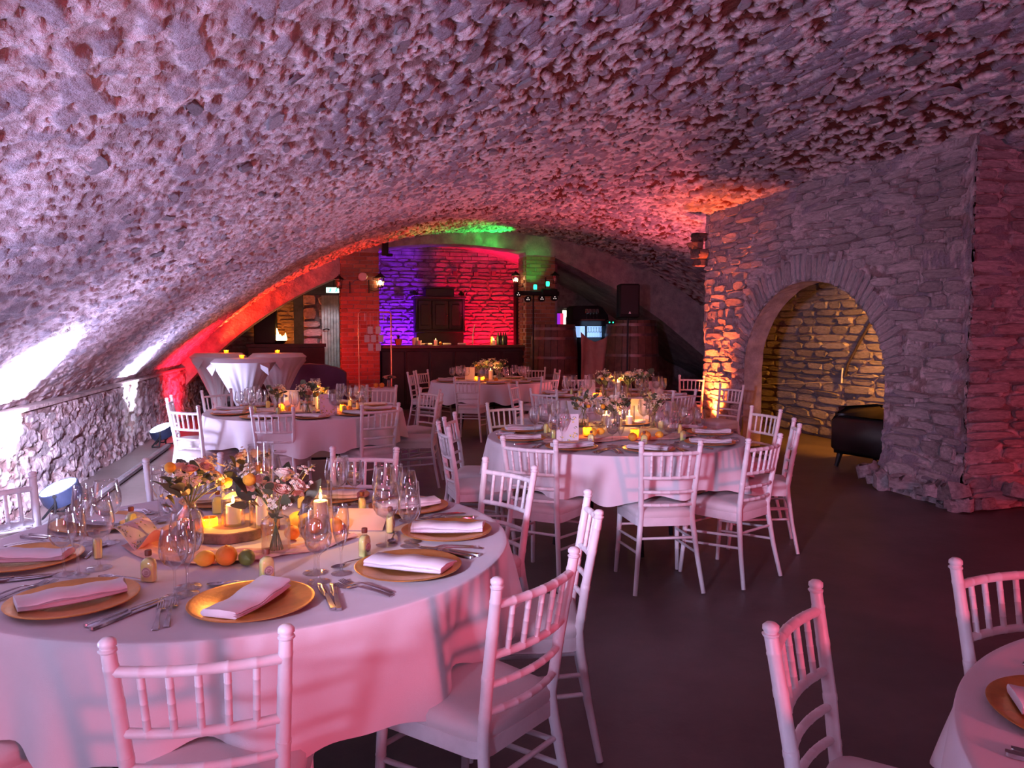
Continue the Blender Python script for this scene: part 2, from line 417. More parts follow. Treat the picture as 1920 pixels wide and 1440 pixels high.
# rubble surface: returns inward height and albedo for surface coordinates u (across), v (along)
def rubble(u, v, slabs=1.0, holes=1.0, fine=1.0):
    wu = u + .06*(fbm(u*4, v*4, 3)-.5); wv = v + .10*(fbm(u*4, v*4, 8)-.5)
    f1, f2, cid, ox, oy = vor(wu/.085, wv/.19, 21)
    edge = sst(.02, .16, f2-f1)
    isl = (cid > .60)*edge*sst(.36, .46, fbm(u*1.3, v*1.3, 61, 3))*slabs
    g1, g2, gid, gx, gy = vor(wu/.034 + 3, wv/.060, 77)
    chip = sst(.04, .25, g2-g1)
    hn = fbm(wu/.050, wv/.090, 5, 5)
    patch = fbm(u*.7, v*.5, 90, 3)
    hole = sst(.505, .545, hn + .30*(patch-.5)) * (1-isl) * holes
    hole2 = (gid < .20)*chip*(1-isl)*holes*.8
    hole = np.maximum(hole, hole2)
    h = .03*(fbm(u*1.1, v*.8, 2, 3)-.5)
    h = h + isl*(.012 + .02*(cid-.86) + .012*(ox*np.cos(cid*40)+oy*np.sin(cid*40)))
    h = h + (1-isl)*((gid-.5)*.016*chip + .030*(fbm(wu/.035, wv/.055, 33, 5)-.5))*fine
    h = h - hole*.026
    mort = np.stack([np.full(u.shape, .86), np.full(u.shape, .72), np.full(u.shape, .76)], -1)
    mort = mort*(0.62+.76*fbm(wu/.05, wv/.09, 44, 5))[..., None]
    rust = np.stack([np.full(u.shape, .19), np.full(u.shape, .045), np.full(u.shape, .035)], -1)*(0.7+.6*vn(u*6, v*6, 12))[..., None]
    slab = np.stack([np.full(u.shape, .34), np.full(u.shape, .30), np.full(u.shape, .37)], -1)*(0.65+.6*cid)[..., None]
    tone = sst(.55, .75, fbm(u*2.2, v*1.4, 71, 4))[..., None]*.35
    c = mort*(1-tone) + np.array([.30,.22,.25])*tone
    c = c*(1-isl[..., None]) + slab*isl[..., None]
    c = c*(1-hole[..., None]) + rust*hole[..., None]
    return h, c

# ------------------------------------------------------------------ setting
VC = (3.2, -4.32); VR = 7.77
Y1 = 14.8; Y1b = 15.35
WX = 5.3                      # face of the right-hand pier wall
def vz(x, dr=0.0):
    return VC[1] + math.sqrt(max(0, (VR+dr)**2 - (x-VC[0])**2))

def build_vault():
    # visible stretch in fine relief
    ys = [1.3]
    while ys[-1] < Y1+.6: ys.append(ys[-1] + .0135 + .0019*max(0, ys[-1]-4))
    ths = []
    a0 = -math.asin(5.8/VR); a1 = math.asin(6.45/VR)
    a = a0
    while a < a1:
        ths.append(a); x = VC[0]+VR*math.sin(a)
        a += (.0140 if x < 6.3 else .06)/VR
    U, V = np.meshgrid(np.array(ths), np.array(ys))
    smooth = sst(-.2, -.55, U)          # plaster is smoother low on the left
    h, c = rubble(U*VR, V, slabs=1-.3*smooth, holes=1-.6*smooth, fine=1-.25*smooth)
    rr = VR - h
    Pn = np.stack([VC[0]+rr*np.sin(U), V, VC[1]+rr*np.cos(U)], -1)
    struct('ceiling', gridmesh('ceiling', Pn, 'vault', c, flip=True), 'low barrel vault of whitewashed rubble stone')
    ys = np.linspace(-5, 1.35, 60); th = np.linspace(a0, a1, 120)
    U, V = np.meshgrid(th, ys)
    h, c = rubble(U*VR, V)
    Pn = np.stack([VC[0]+(VR-h*.5)*np.sin(U), V, VC[1]+(VR-h*.5)*np.cos(U)], -1)
    ob('vault_rear_stretch', gridmesh('vault_rear_stretch', Pn, 'vault', c, flip=True), bpy.data.objects['ceiling'])
build_vault()

def stone_mesh(seed, m, n=11, ins=0.12):
    r = random.Random(seed); out = []
    for i in range(n):
        a = 2*pi*(i+r.uniform(-.25,.25))/n
        cx, sy = math.cos(a), math.sin(a)
        e = r.uniform(.45, .75)
        x = math.copysign(abs(cx)**e, cx)*.5; y = math.copysign(abs(sy)**e, sy)*.5
        k = r.uniform(.84, 1.03)
        out.append((x*k, y*k))
    mb = MB(); mb.prism(out, 0, 1, ins)
    top = len(mb.v)
    mb.v = [(x, y, z + (r.uniform(-.55,.12) if z > .9 else r.uniform(-.15,.1))) for x, y, z in mb.v]
    return mb.mesh('stone_%s' % m, m, True, 50)
ST = {m: [stone_mesh(s, m) for s in range(10)] for m in ('stone', 'slab', 'dkstone')}

def frame_rot(right, up, nrm):
    return Matrix((right, up, nrm)).transposed().to_euler()

# ceiling slabs that stand out one by one
def ceiling_slabs():
    root = bpy.data.objects['ceiling']
    r = random.Random(31); n = 0; placed = []
    while n < 290:
        y = r.uniform(3.6, 9.5)**1.0; th = r.uniform(-.62, .42); u = th*VR
        if any(abs(u-a) < .16 and abs(y-b) < .2 for a, b in placed): continue
        placed.append((u, y))
        w = r.uniform(.04, .11); l = w*r.uniform(1.5, 2.8)
        nrm = Vector((-math.sin(th), 0, -math.cos(th))); along = Vector((0, 1, 0)); right = along.cross(nrm)
        rot = (Matrix((right, along, nrm)).transposed() @ Matrix.Rotation(r.gauss(0, .35), 3, 'Z') @ Matrix.Rotation(r.gauss(0,.12), 3, 'X')).to_euler()
        hh = VR + .012
        ob('stone', r.choice(ST['slab']), root, (VC[0]+hh*math.sin(th), y, VC[1]+hh*math.cos(th)), rot, (w, l, .024))
        n += 1
ceiling_slabs()

# floor
def build_floor():
    xs = np.linspace(-3.4, 10, 90); ys = np.linspace(-5, 19.5, 160)
    U, V = np.meshgrid(xs, ys)
    Z = .012*(fbm(U*.8, V*.8, 4, 3)-.5) - .006
    me = gridmesh('floor', np.stack([U, V, Z], -1), 'floor')
    struct('floor', me, 'worn dark concrete floor')
build_floor()

# left wall: low rubble wall under the springing of the vault
def build_left():
    ys = [-5.]
    while ys[-1] < 18.0: ys.append(ys[-1] + (.1 if ys[-1] < 4.5 else .015))
    zs = np.linspace(-.02, .87, 70)
    V, Z = np.meshgrid(np.array(ys), zs)
    wv = V+.08*(fbm(V*4, Z*4, 5)-.5); wz = Z+.05*(fbm(V*4, Z*4, 9)-.5)
    f1, f2, cid, ox, oy = vor(wv/.22, wz/.12, 41)
    e = sst(.02, .2, f2-f1)
    rh, rc = rubble(Z*.8, V*.6, .6, .7, .8)
    h = (cid-.5)*.03*e + rh*.9 + .05*(fbm(V*1.2, Z*1.2, 6, 3)-.5) + .05*sst(.25, 0, Z)
    c = rc*.82
    dark = (1-e)[..., None]*.35*sst(.4, .6, fbm(V*2, Z*3, 77, 3))[..., None]
    c = c*(1-dark) + np.array([.14,.08,.08])*dark
    h = np.where(Z > .82, h*.3 - .02, h)
    Pn = np.stack([-2.47+h, V, Z], -1)
    struct('wall_left', gridmesh('wall_left', Pn, 'vault', c, flip=False), 'low rubble wall under the vault on the left')
    # ledge
    mb = MB(); mb.box((-2.62, 6.5, .855), (.32, 23, .03)); ob('ledge', mb.mesh('ledge', 'plaster'), bpy.data.objects['wall_left'])
    r = random.Random(5); root = bpy.data.objects['wall_left']
    # loose broken stones lying in the wall foot near the flood lamp are part of the wall footing
    for i in range(150):
        y = r.uniform(5.2, 13.5); z = r.uniform(.04, .78)
        s = r.uniform(.09, .24)
        ob('stone', r.choice(ST['stone']), root, (-2.475, y, z), frame_rot(Vector((0,-1,0)), Vector((0,0,1)), Vector((1,0,0)) ) if False else Matrix(((0,0,1),(-1,0,0),(0,1,0))).to_euler(), (s, s*r.uniform(.45,.7), .05))
build_left()

# right pier wall with the arched niche
AY0, AY1, ASP, ATOP = 6.42, 9.02, 1.02, 2.08
def arch_pts(n=40, grow=0.0):
    """opening outline from near jamb foot over the crown to far jamb foot: (y,z)"""
    pts = [(AY0-grow, z) for z in np.linspace(0, ASP, 44)[:-1]]
    cy = (AY0+AY1)/2; ry = (AY1-AY0)/2+grow; rz = ATOP-ASP+grow
    for i in range(n+1):
        a = pi - pi*i/n
        pts.append((cy+ry*math.cos(a), ASP+rz*math.sin(a)))
    pts += [(AY1+grow, z) for z in np.linspace(ASP, 0, 44)[1:]]
    return pts
WY0, WY1 = 5.42, 10.12
def wall_x(y, z):
    return WX - .10*max(0, (.42-z)/.42)**1.5*(1.0 if y < 7.0 or y > 8.9 else .3)
def build_pier():
    root = struct('wall_right', None, 'whitewashed stone pier wall with an arched niche')
    inner = arch_pts(150)
    cy = (AY0+AY1)/2; outer = []
    ztop = 3.45
    n = len(inner)
    for (y, z) in inner:
        if z <= ASP*.999 or False:
            outer.append((WY0 if y < cy else WY1, z*ztop/ASP*.36))
        else:
            outer.append(None)
    # fill the crown part by spreading along sides and top
    per = []
    zs0 = ASP*ztop/ASP*.36
    side = ztop-zs0; top = WY1-WY0; tot = 2*side+top
    crown = [i for i in range(n) if outer[i] is None]
    for k, i in enumerate(crown):
        t = (k+1)/(len(crown)+1)*tot
        if t < side: outer[i] = (WY0, zs0+t)
        elif t < side+top: outer[i] = (WY0+t-side, ztop)
        else: outer[i] = (WY1, ztop-(t-side-top))
    nr = 130
    G = np.zeros((n, nr+1, 3))
    for i in range(n):
        for k in range(nr+1):
            t = k/nr
            y = inner[i][0]*(1-t)+outer[i][0]*t; z = inner[i][1]*(1-t)+outer[i][1]*t
            G[i, k] = (wall_x(y, z), y, z)
    hh_, cc_ = rubble(G[..., 2]*.9, G[..., 1]*.8, .9, .6, .7)
    G[..., 0] -= hh_*.9 + .045*(fbm(G[..., 1]*2.2, G[..., 2]*13, 3, 4)-.5)
    ob('wall_core', gridmesh('wall_core', G, 'vault', cc_*np.array([.80,.80,.82])), root)
    # niche soffit and jambs
    G = np.zeros((n, 14, 3))
    for i, (y, z) in enumerate(inner):
        for k in range(14): G[i, k] = (WX + .26*k/13, y, z)
    d = .03*(fbm(G[..., 0]*8+G[..., 1]*5, G[..., 2]*8, 9, 3)-.5); G[:, 1:, 1] += d[:, 1:]; G[:, 1:, 2] += np.abs(d[:, 1:])
    ob('niche_reveal', gridmesh('niche_reveal', G, 'plaster', flip=True), root)
    mb = MB()
    # inner shell behind the arch: back wall, side walls, roof
    mb.box((7.05, 8.9, 1.4), (.2, 7.2, 3.0)); mb.box((6.24, 5.64, 1.4), (1.82, .2, 3.4)); mb.box((6.9, 12.1, 1.2), (.6, .2, 2.4)); mb.box((5.62, 10.3, 1.2), (.1, .4, 2.5)); mb.box((6.15, 11.25, 1.2), (2.0, .08, 2.5), rz=.936); mb.box((6.3, 8.1, 2.62), (1.3, 4.8, .1))
    ob('niche_shell', mb.mesh('niche_shell', 'wallback'), root)
    # end faces
    for yy, nm in ((WY0, 'end_face'), (WY1, 'far_end_face')):
        xs = np.linspace(WX-.1, 8.2 if yy == WY0 else 5.8, 220); zs = np.linspace(0, 3.4, 240)
        U, Z = np.meshgrid(xs, zs); sgn = -1 if yy == WY0 else 1
        D, cc_ = rubble(Z*.9, U*.8, .9, .6, .7); D = D + .04*(fbm(U*2.2, Z*13, 4, 4)-.5)
        fl = .10*np.clip((.42-Z)/.42, 0, 1)**1.5
        U2 = np.where(U < WX+.05, WX-fl, U)
        ob(nm, gridmesh(nm, np.stack([U2, yy+sgn*(fl+D), Z], -1), 'vault', cc_*.8, flip=(yy != WY0)), root)
    # face stones in courses
    r = random.Random(11); cnt = 0
    rotm = Matrix(((0,0,-1),(-1,0,0),(0,1,0)))  # local x -> -y, local y -> z, local z -> -x
    def inside_ring(y, z, g):
        cyy = (AY0+AY1)/2; ry = (AY1-AY0)/2+g; rz = ATOP-ASP+g
        if z < ASP: return abs(y-cyy) < ry
        return ((y-cyy)/ry)**2+((z-ASP)/rz)**2 < 1
    z = .03; todo = []
    while z < 3.2:
        hh = r.uniform(.055, .145); y = WY0+.02+r.uniform(0,.10)
        while y < WY1-.08:
            w = r.uniform(.16, .52); w = min(w, WY1-y)
            yc, zc = y+w/2, z+hh/2
            g = .27 if zc > .9 else w*.35
            if not inside_ring(yc, zc, g+w*.15) and zc < 3.2 and w > .07: todo.append((w*hh/math.hypot(yc-1, 5.3), w, hh, yc, zc+.03*math.sin(yc*2.1+z)))
            y += w+.004
        z += hh+.002
    todo.sort(reverse=True); rest = MB()
    for k, (_, w, hh, yc, zc) in enumerate(todo):
        R3 = rotm @ Matrix.Rotation(r.gauss(0,.05), 3, 'Z') @ Matrix.Rotation(r.gauss(0,.05), 3, 'X')
        dpt = r.uniform(.020,.050)
        if k < 238:
            ob('stone', r.choice(ST['stone']), root, (wall_x(yc, zc)+.012, yc, zc), R3.to_euler(), (w*1.02, hh*.98, dpt)); cnt += 1
        else:
            m0 = r.choice(ST['stone']); T4m = Matrix.Translation((wall_x(yc, zc)+.012, yc, zc)) @ R3.to_4x4() @ Matrix.Diagonal((w*1.02, hh*.98, dpt, 1))
            rest._add([T4m @ v.co for v in m0.vertices], [tuple(p.vertices) for p in m0.polygons])
    ob('small_stonework', rest.mesh('small_stonework', 'stone', True, 50), root, kind='stuff')
    # voussoirs
    cyy = (AY0+AY1)/2; nv = 46
    for i in range(nv):
        a = pi*(i+.5)/nv
        L = r.uniform(.26, .40); ry = (AY1-AY0)/2; rz = ATOP-ASP
        px_, pz_ = cyy-ry*math.cos(a), ASP+rz*math.sin(a)
        nx_, nz_ = -math.cos(a)/ry, math.sin(a)/rz; ln = math.hypot(nx_, nz_); nx_, nz_ = nx_/ln, nz_/ln
        ang = math.atan2(nz_, -nx_)
        c = Vector((WX+.0, px_+nx_*L/2, pz_+nz_*L/2))
        rot = (rotm @ Matrix.Rotation(ang, 3, 'Z')).to_euler()
        ob('stone', r.choice(ST['stone']), root, c, rot, (L, r.uniform(.07,.105), r.uniform(.02,.055)))
        cnt += 1
    # footing of rough stones at the near corner, stones of the end face
    er = struct('trim_1', None, 'rough stone end face of the pier, darker')
    rote = Matrix(((1,0,0),(0,0,-1),(0,1,0)))
    z = .02
    while z < 3.2:
        hh = r.uniform(.06,.15); x = WX-.02
        while x < 7.4:
            w = r.uniform(.2,.55)
            fl = .10*max(0, (.42-z)/.42)**1.5
            ob('stone', r.choice(ST['stone']), er, (x+w/2, WY0-fl+.01, z+hh/2), rote.to_euler(), (w, hh*.98, r.uniform(.02,.055)))
            x += w+.008
        z += hh+.004
    for i in range(16):
        yy = r.uniform(5.3, 6.5); s = r.uniform(.14, .34)
        ob('stone', r.choice(ST['stone']), root, (WX-.08+r.uniform(-.06,.04), yy, r.uniform(0,.12)), (r.uniform(-.3,.3), r.uniform(-.3,.3), r.uniform(0,6)), (s, s*.7, r.uniform(.08,.16)))
    for i in range(10):
        s = r.uniform(.14, .34)
        ob('stone', r.choice(ST['stone']), er, (r.uniform(5.3,7), WY0-.12, r.uniform(0,.1)), (r.uniform(-.3,.3), r.uniform(-.3,.3), r.uniform(0,6)), (s, s*.7, r.uniform(.08,.16)))
    # broken dark bonding stones at the far top corner
    for (dx, dy, dz, w, h2) in ((-.02,.0,2.62,.34,.16),(-.05,.03,2.74,.26,.12),(0,.05,2.86,.3,.14),(.03,.05,2.5,.22,.12)):
        mbb = r.choice(ST['dkstone'])
        ob('stone', mbb, root, (WX-.02+dx, WY1+dy+.02, dz), rotm.to_euler(), (w, h2, .16))
    # niche back wall stones
    nb = struct('wall_niche', None, 'coursed stone back wall inside the arched niche')
    z = .02
    while z < 2.5:
        hh = r.uniform(.06,.13); y = 5.8
        while y < 11.9:
            w = r.uniform(.25,.7)
            ob('stone', r.choice(ST['stone']), nb, (6.955, y+w/2, z+hh/2), (rotm @ Matrix.Rotation(r.gauss(0,.03), 3, 'Z')).to_euler(), (w, hh*.97, r.uniform(.02,.07)))
            y += w+.01
        z += hh+.006
build_pier()

# far transverse wall with brick pillars
PL = (.28, 1.00); PR = (3.86, 4.47)
def zin(x):
    if x < PL[0]: return vz(x, -.30)
    if x <= PL[1]: return 2.95
    if x <= PR[0]:
        t = (x-2.45)/1.42; return 3.20-.12*t*t
    if x <= PR[1]: return 2.95
    pts = [(4.47,2.98),(5.13,2.68),(5.8,2.35),(6.77,1.75),(8.0,.8),(9.7,0)]
    for (a, b), (c, d) in zip(pts, pts[1:]):
        if x <= c: return b+(d-b)*(x-a)/(c-a)
    return 0
def build_far_wall():
    root = struct('wall_far', None, 'transverse arch wall carried on two brick pillars')
    xs = [x for x in np.arange(-2.9, 9.6, .06)]
    def strip(name, x0, x1, m='plaster'):
        X = np.linspace(x0, x1, max(3, int((x1-x0)/.05)))
        nz = 8
        G = np.zeros((nz+1, len(X), 3)); 
        for i, x in enumerate(X):
            zi = zin(x); zo = max(vz(x)+.10, zi+.05)
            if abs(x-PL[1]) < 1e-6: pass
            for k in range(nz+1): G[k, i] = (x, Y1, zi+(zo-zi)*k/nz)
        G[..., 1] -= .03*(fbm(G[..., 0]*7, G[..., 2]*7, 5, 4)-.5)
        ob(name, gridmesh(name, G, m), root)
        G2 = np.zeros((6, len(X), 3))
        for i, x in enumerate(X):
            for k in range(6): G2[k, i] = (x, Y1+.55*k/5, zin(x))
        G2[0] = G[0]
        G2[1:, :, 2] += .02*(fbm(G2[1:, :, 0]*8, G2[1:, :, 1]*8, 7, 3)-.5)
        ob(name+'_soffit', gridmesh(name+'_soffit', G2, m, flip=True), root)
    strip('left_arch', -2.6, PL[0]-.001)
    strip('centre_arch', PL[1]+.001, PR[0])
    strip('right_arch', PR[1]+.001, 9.4)
    bm = MB(); bm.box((0,0,0), (1,1,1), .03); brick = bm.mesh('brick', 'brick', True, 30)
    for name, (x0, x1), lab in (('trim_2', PL, 'left brick pillar of the bar arch'), ('trim_3', PR, 'right brick pillar of the bar arch')):
        mb = MB(); mb.box(((x0+x1)/2, (Y1+Y1b)/2, 1.52), (x1-x0-.02, Y1b-Y1-.02, 3.06))
        # plaster cap above
        p = struct(name, None, lab); ob('pillar_core', mb.mesh('pillar_core', 'mortar'), p)
        mb = MB(); mb.box(((x0+x1)/2, (Y1+Y1b)/2, 3.25), (x1-x0, .55, .44)); ob('pillar_head', mb.mesh('pillar_head', 'plaster'), p)
        z = .0; k = 0; cnt = 0; r = random.Random(hash(name) % 7 if False else len(lab))
        while z < 3.0:
            nb = 3; bw = (x1-x0)/nb; off = 0 if k % 2 == 0 else bw/2
            x = x0-off
            while x < x1-.02:
                a = max(x, x0); b = min(x+bw, x1)
                if b-a > .04:
                    ob('brick', brick, p, ((a+b)/2, Y1+.05, z+.036), (0,0,0), (b-a-.013, .12+r.uniform(-.006,.008), .062)); cnt += 1
                x += bw
            # side faces
            for sx in ((x0,) if name == 'trim_2' else (x0,)):
                y = Y1+.12 + (0 if k % 2 else .1)
                while y < Y1b-.06 and cnt < 297:
                    b2 = min(y+.22, Y1b); ob('brick', brick, p, (sx+.02, (y+b2)/2, z+.036), (0,0,0), (.07, b2-y-.013, .062)); cnt += 1; y += .22
            z += .075; k += 1
build_far_wall()

# bar alcove and far rooms
def coursed(root, x0, x1, z1, Y, m, seed, hmin=.05, hmax=.11, wmin=.14, wmax=.42, limit=300, top=None, depth=(.02,.07)):
    r = random.Random(seed); z = .0; cnt = 0; rest = MB()
    rot = Matrix(((1,0,0),(0,0,-1),(0,1,0)))
    while z < z1:
        hh = r.uniform(hmin, hmax); x = x0
        while x < x1:
            w = r.uniform(wmin, wmax)
            if top is None or z+hh/2 < top(x+w/2):
                if z > .9 and cnt < limit:
                    ob('stone', r.choice(ST[m]), root, (x+w/2, Y+.01, z+hh/2), (rot @ Matrix.Rotation(r.gauss(0,.04),3,'Z')).to_euler(), (w, hh*.93, r.uniform(*depth))); cnt += 1
                else:
                    d = r.uniform(*depth); rest.box((x+w/2, Y-d/2+.01, z+hh/2), (w, d, hh*.93))
            x += w+.012
        z += hh+.008
    if rest.v:
        ob('lower_stonework', rest.mesh('lower_stonework', m), root, kind='stuff')
def build_back():
    YB = 17.4
    root = struct('wall_back', None, 'stone back wall of the bar alcove')
    mb = MB(); mb.box((2.75, YB+.12, 1.8), (3.7, .2, 3.9)); ob('wall_core', mb.mesh('wall_core', 'wallback'), root)
    coursed(root, .95, 4.55, 3.6, YB, 'stone', 3, .05, .11, .14, .48, 295)
    # alcove vault
    th = np.linspace(-.50, .50, 90); ys = np.linspace(Y1b-.02, YB+.05, 60)
    U, V = np.meshgrid(th, ys); R = 5.0
    h = .05*(fbm(U*R*8, V*8, 3, 4)-.5)
    Pn = np.stack([2.45+(R-h)*np.sin(U), V, -1.58+(R-h)*np.cos(U)], -1)
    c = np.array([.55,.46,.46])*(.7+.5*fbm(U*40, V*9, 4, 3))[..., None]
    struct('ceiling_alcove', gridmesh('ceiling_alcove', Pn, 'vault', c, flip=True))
    mb = MB(); mb.box((.90, 16.4, 1.7), (.12, 2.1, 3.4)); mb.box((4.62, 16.4, 1.7), (.12, 2.1, 3.4)); struct('wall_alcove', mb.mesh('wall_alcove', 'plaster'), 'side walls of the bar alcove')
    mb = MB(); mb.box((4.3, 16.65, 1.35), (.45, .08, 2.7), .01)
    mb.box((4.08, 16.6, 1.35), (.05, .06, 2.7)); struct('door_1', mb.mesh('door_1', 'darkwood'), 'dark wooden door panel at the right of the alcove')
    # far left room
    r2 = struct('wall_room', None, 'stone wall of the room beyond the left arch')
    mb = MB(); mb.box((-1.1, 17.75, 1.5), (4.0, .2, 3.2)); mb.box((-2.9, 16.5, 1.5), (.2, 2.6, 3.2)); mb.box((-1.1, 16.4, 3.05), (4.2, 2.8, .1))
    ob('wall_core', mb.mesh('wall_core', 'wallback'), r2)
    coursed(r2, -2.6, -.62, 2.9, 17.66, 'stone', 8, .05, .10, .15, .4, 150)
    # lintel and red stone seen through the doorway
    coursed(r2, -.50, -.06, 2.3, 17.60, 'stone', 9, .16, .32, .3, .5, 40, depth=(.06,.12))
    # far right room shell
    mb = MB(); mb.box((7.2, 17.3, 1.5), (5.3, .2, 3.4)); mb.box((7.2, 16.3, 3.1), (5.3, 2.2, .1)); struct('wall_store', mb.mesh('wall_store', 'wallback'), 'dark wall behind the casks')
    mb = MB(); mb.box((3, -5.1, 1.8), (13.5, .2, 4.2)); struct('wall_rear', mb.mesh('wall_rear', 'plaster'), 'wall behind the camera')
    # reddish sloping inner vault right of the right pillar
    xs = np.linspace(4.48, 9.0, 90); ys = np.linspace(Y1b-.05, 17.2, 50)
    U, V = np.meshgrid(xs, ys)
    Z = np.vectorize(zin)(U) + .01 + .04*(fbm(U*7, V*7, 5, 4)-.5)
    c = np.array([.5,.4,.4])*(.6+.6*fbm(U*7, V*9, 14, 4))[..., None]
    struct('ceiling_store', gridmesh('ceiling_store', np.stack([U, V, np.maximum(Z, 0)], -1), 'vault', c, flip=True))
build_back()

# ------------------------------------------------------------------ chairs
def bamboo(pts, rads, nodes):
    """polyline + radii with small ring bumps at the given parameters (0..1)"""
    P_, R_ = [], []
    n = len(pts)-1
    ts = sorted(set([i/n for i in range(n+1)] + [q for t in nodes for q in (t-.012, t-.006, t+.006, t+.012)]))
    for t in ts:
        t = min(max(t, 0), 1); k = min(int(t*n), n-1); f = t*n-k
        p = Vector(pts[k])*(1-f)+Vector(pts[k+1])*f; r = rads[k]*(1-f)+rads[k+1]*f
        if any(abs(t-q) < .0065 for q in nodes): r *= 1.07
        P_.append(p); R_.append(r)
    return P_, R_
def chair_parts():
    parts = []
    # seat frame outline (front is +y)
    def outline(k=1.0, z=0):
        pts = []
        for sx, sy, hx, hy in ((1,1,.200,.20),(-1,1,.200,.20),(-1,-1,.172,-.19),(1,-1,.172,-.19)):
            cx = sx*(hx-.05); cy = (hy-.05) if sy > 0 else (hy+.04)
            base = math.atan2(sy, sx)
            for d in (-.7,-.35,0,.35,.7):
                a = base+d; pts.append((k*(cx+.055*math.cos(a)), k*(cy+.05*math.sin(a))))
        pts.sort(key=lambda p: math.atan2(p[1], p[0]))
        return pts
    mb = MB(); mb.prism(outline(1.0), .385, .432); parts.append(('seat_frame', mb.mesh('seat_frame', 'chair', True, 50)))
    mb = MB(); o = outline(.985); n = len(o); vs = []; fs = []
    rings = [(1, .430), (1.02, .445), (1.015, .462), (.95, .476), (.7, .484), (.35, .487)]
    for k, z in rings: vs += [(x*k, y*k, z) for x, y in o]
    for r in range(len(rings)-1):
        for i in range(n): j = (i+1) % n; fs.append((r*n+i, r*n+j, (r+1)*n+j, (r+1)*n+i))
    fs.append(tuple(range((len(rings)-1)*n, len(rings)*n))); mb._add(vs, fs)
    parts.append(('cushion', mb.mesh('cushion', 'cushion', True, 60)))
    def post(s):
        z = [0, .2, .385, .45, .62, .80, .868]
        x = [.203, .178, .158, .152, .160, .170, .174]; y = [-.262, -.222, -.195, -.19, -.212, -.243, -.255]
        pts, rr = bamboo([(s*a, b, c) for a, b, c in zip(x, y, z)], [.0125,.0145,.0165,.017,.0165,.0155,.015], [.28,.55,.66,.78,.9])
        mb = MB(); mb.tube(pts, rr, 9)
        mb.lathe([(.0155,0),(.0185,.003),(.0185,.007),(.0145,.009),(.0145,.012),(.018,.015),(.0175,.024),(.011,.030),(.001,.032)], 9, (s*.174, -.255, .862))
        return mb.mesh('back_post', 'chair', True, 60)
    def fleg(s):
        pts, rr = bamboo([(s*.200, .196, 0), (s*.190, .178, .2), (s*.182, .166, .41)], [.0125,.0145,.017], [.35,.7])
        mb = MB(); mb.tube(pts, rr, 9); return mb.mesh('leg', 'chair', True, 60)
    for s in (-1, 1): parts.append(('back_post', post(s)))
    for s in (-1, 1): parts.append(('leg', fleg(s)))
    def rail(z, w, y, r, nm, bow=.026):
        pts = [(w*t, y-bow*(1-t*t), z) for t in (-1,-.75,-.5,-.25,0,.25,.5,.75,1)]
        P_, R_ = bamboo(pts, [r]*9, [.17,.33,.5,.67,.83]); mb = MB(); mb.tube(P_, R_, 8)
        return (nm, mb.mesh(nm, 'chair', True, 60))
    parts.append(rail(.818, .171, -.246, .0125, 'top_rail'))
    parts.append(rail(.675, .163, -.222, .0115, 'rail'))
    parts.append(rail(.590, .159, -.208, .0105, 'rail'))
    parts.append(rail(.512, .155, -.198, .0105, 'rail'))
    for i in range(5):
        t = (i-2)/3.0; b = .026*(1-t*t)
        P_, R_ = bamboo([(t*.163, -.222-b, .675), (t*.171, -.246-b, .818)], [.0082,.0082], [.25,.5,.75]); mb = MB(); mb.tube(P_, R_, 7)
        parts.append(('spindle', mb.mesh('spindle', 'chair', True, 60)))
    def bar(a, b, r=.0085):
        mb = MB(); mb.tube([a, b], r, 7); parts.append(('stretcher', mb.mesh('stretcher', 'chair', True, 60)))
    for s in (-1, 1):
        bar((s*.184,.17,.27), (s*.168,-.206,.30)); bar((s*.187,.175,.20), (s*.172,-.213,.23))
    bar((-.166,-.203,.315), (.166,-.203,.315)); bar((-.185,.172,.31), (.185,.172,.31))
    return parts
CHAIR = chair_parts()
def chair(px, py, tc, label, group, face=None, world=None):
    """px,py: image position of the middle of the back-post tops"""
    p = Vector((world[0], world[1], 0)) if world else P(px, py, .885)
    if face is None: d = Vector((tc[0]-p.x, tc[1]-p.y)); a = math.atan2(d.y, d.x)
    else: a = math.radians(face)
    rz = a - pi/2
    off = Matrix.Rotation(rz, 3, 'Z') @ Vector((0, -.255, 0))
    t = thing('chiavari_chair', label, 'chair', (p.x-off.x, p.y-off.y, 0), rz, group)
    for nm, me in CHAIR: ob(nm, me, t)
    return t
T1 = (-.27, 2.87); T2 = (2.02, 5.18); T3 = (-.20, 7.57); T4 = (2.45, 11.5); T5 = (3.3, 8.5); T6 = (1.87, .60)
G1 = 'white chairs around the front left table'; G2 = 'white chairs around the middle right table'; G3 = 'white chairs around the left rear table'
G4 = 'white chairs around the farthest table'; G5 = 'white chairs around the table before the pier'; G6 = 'white chairs at the cropped corner table'
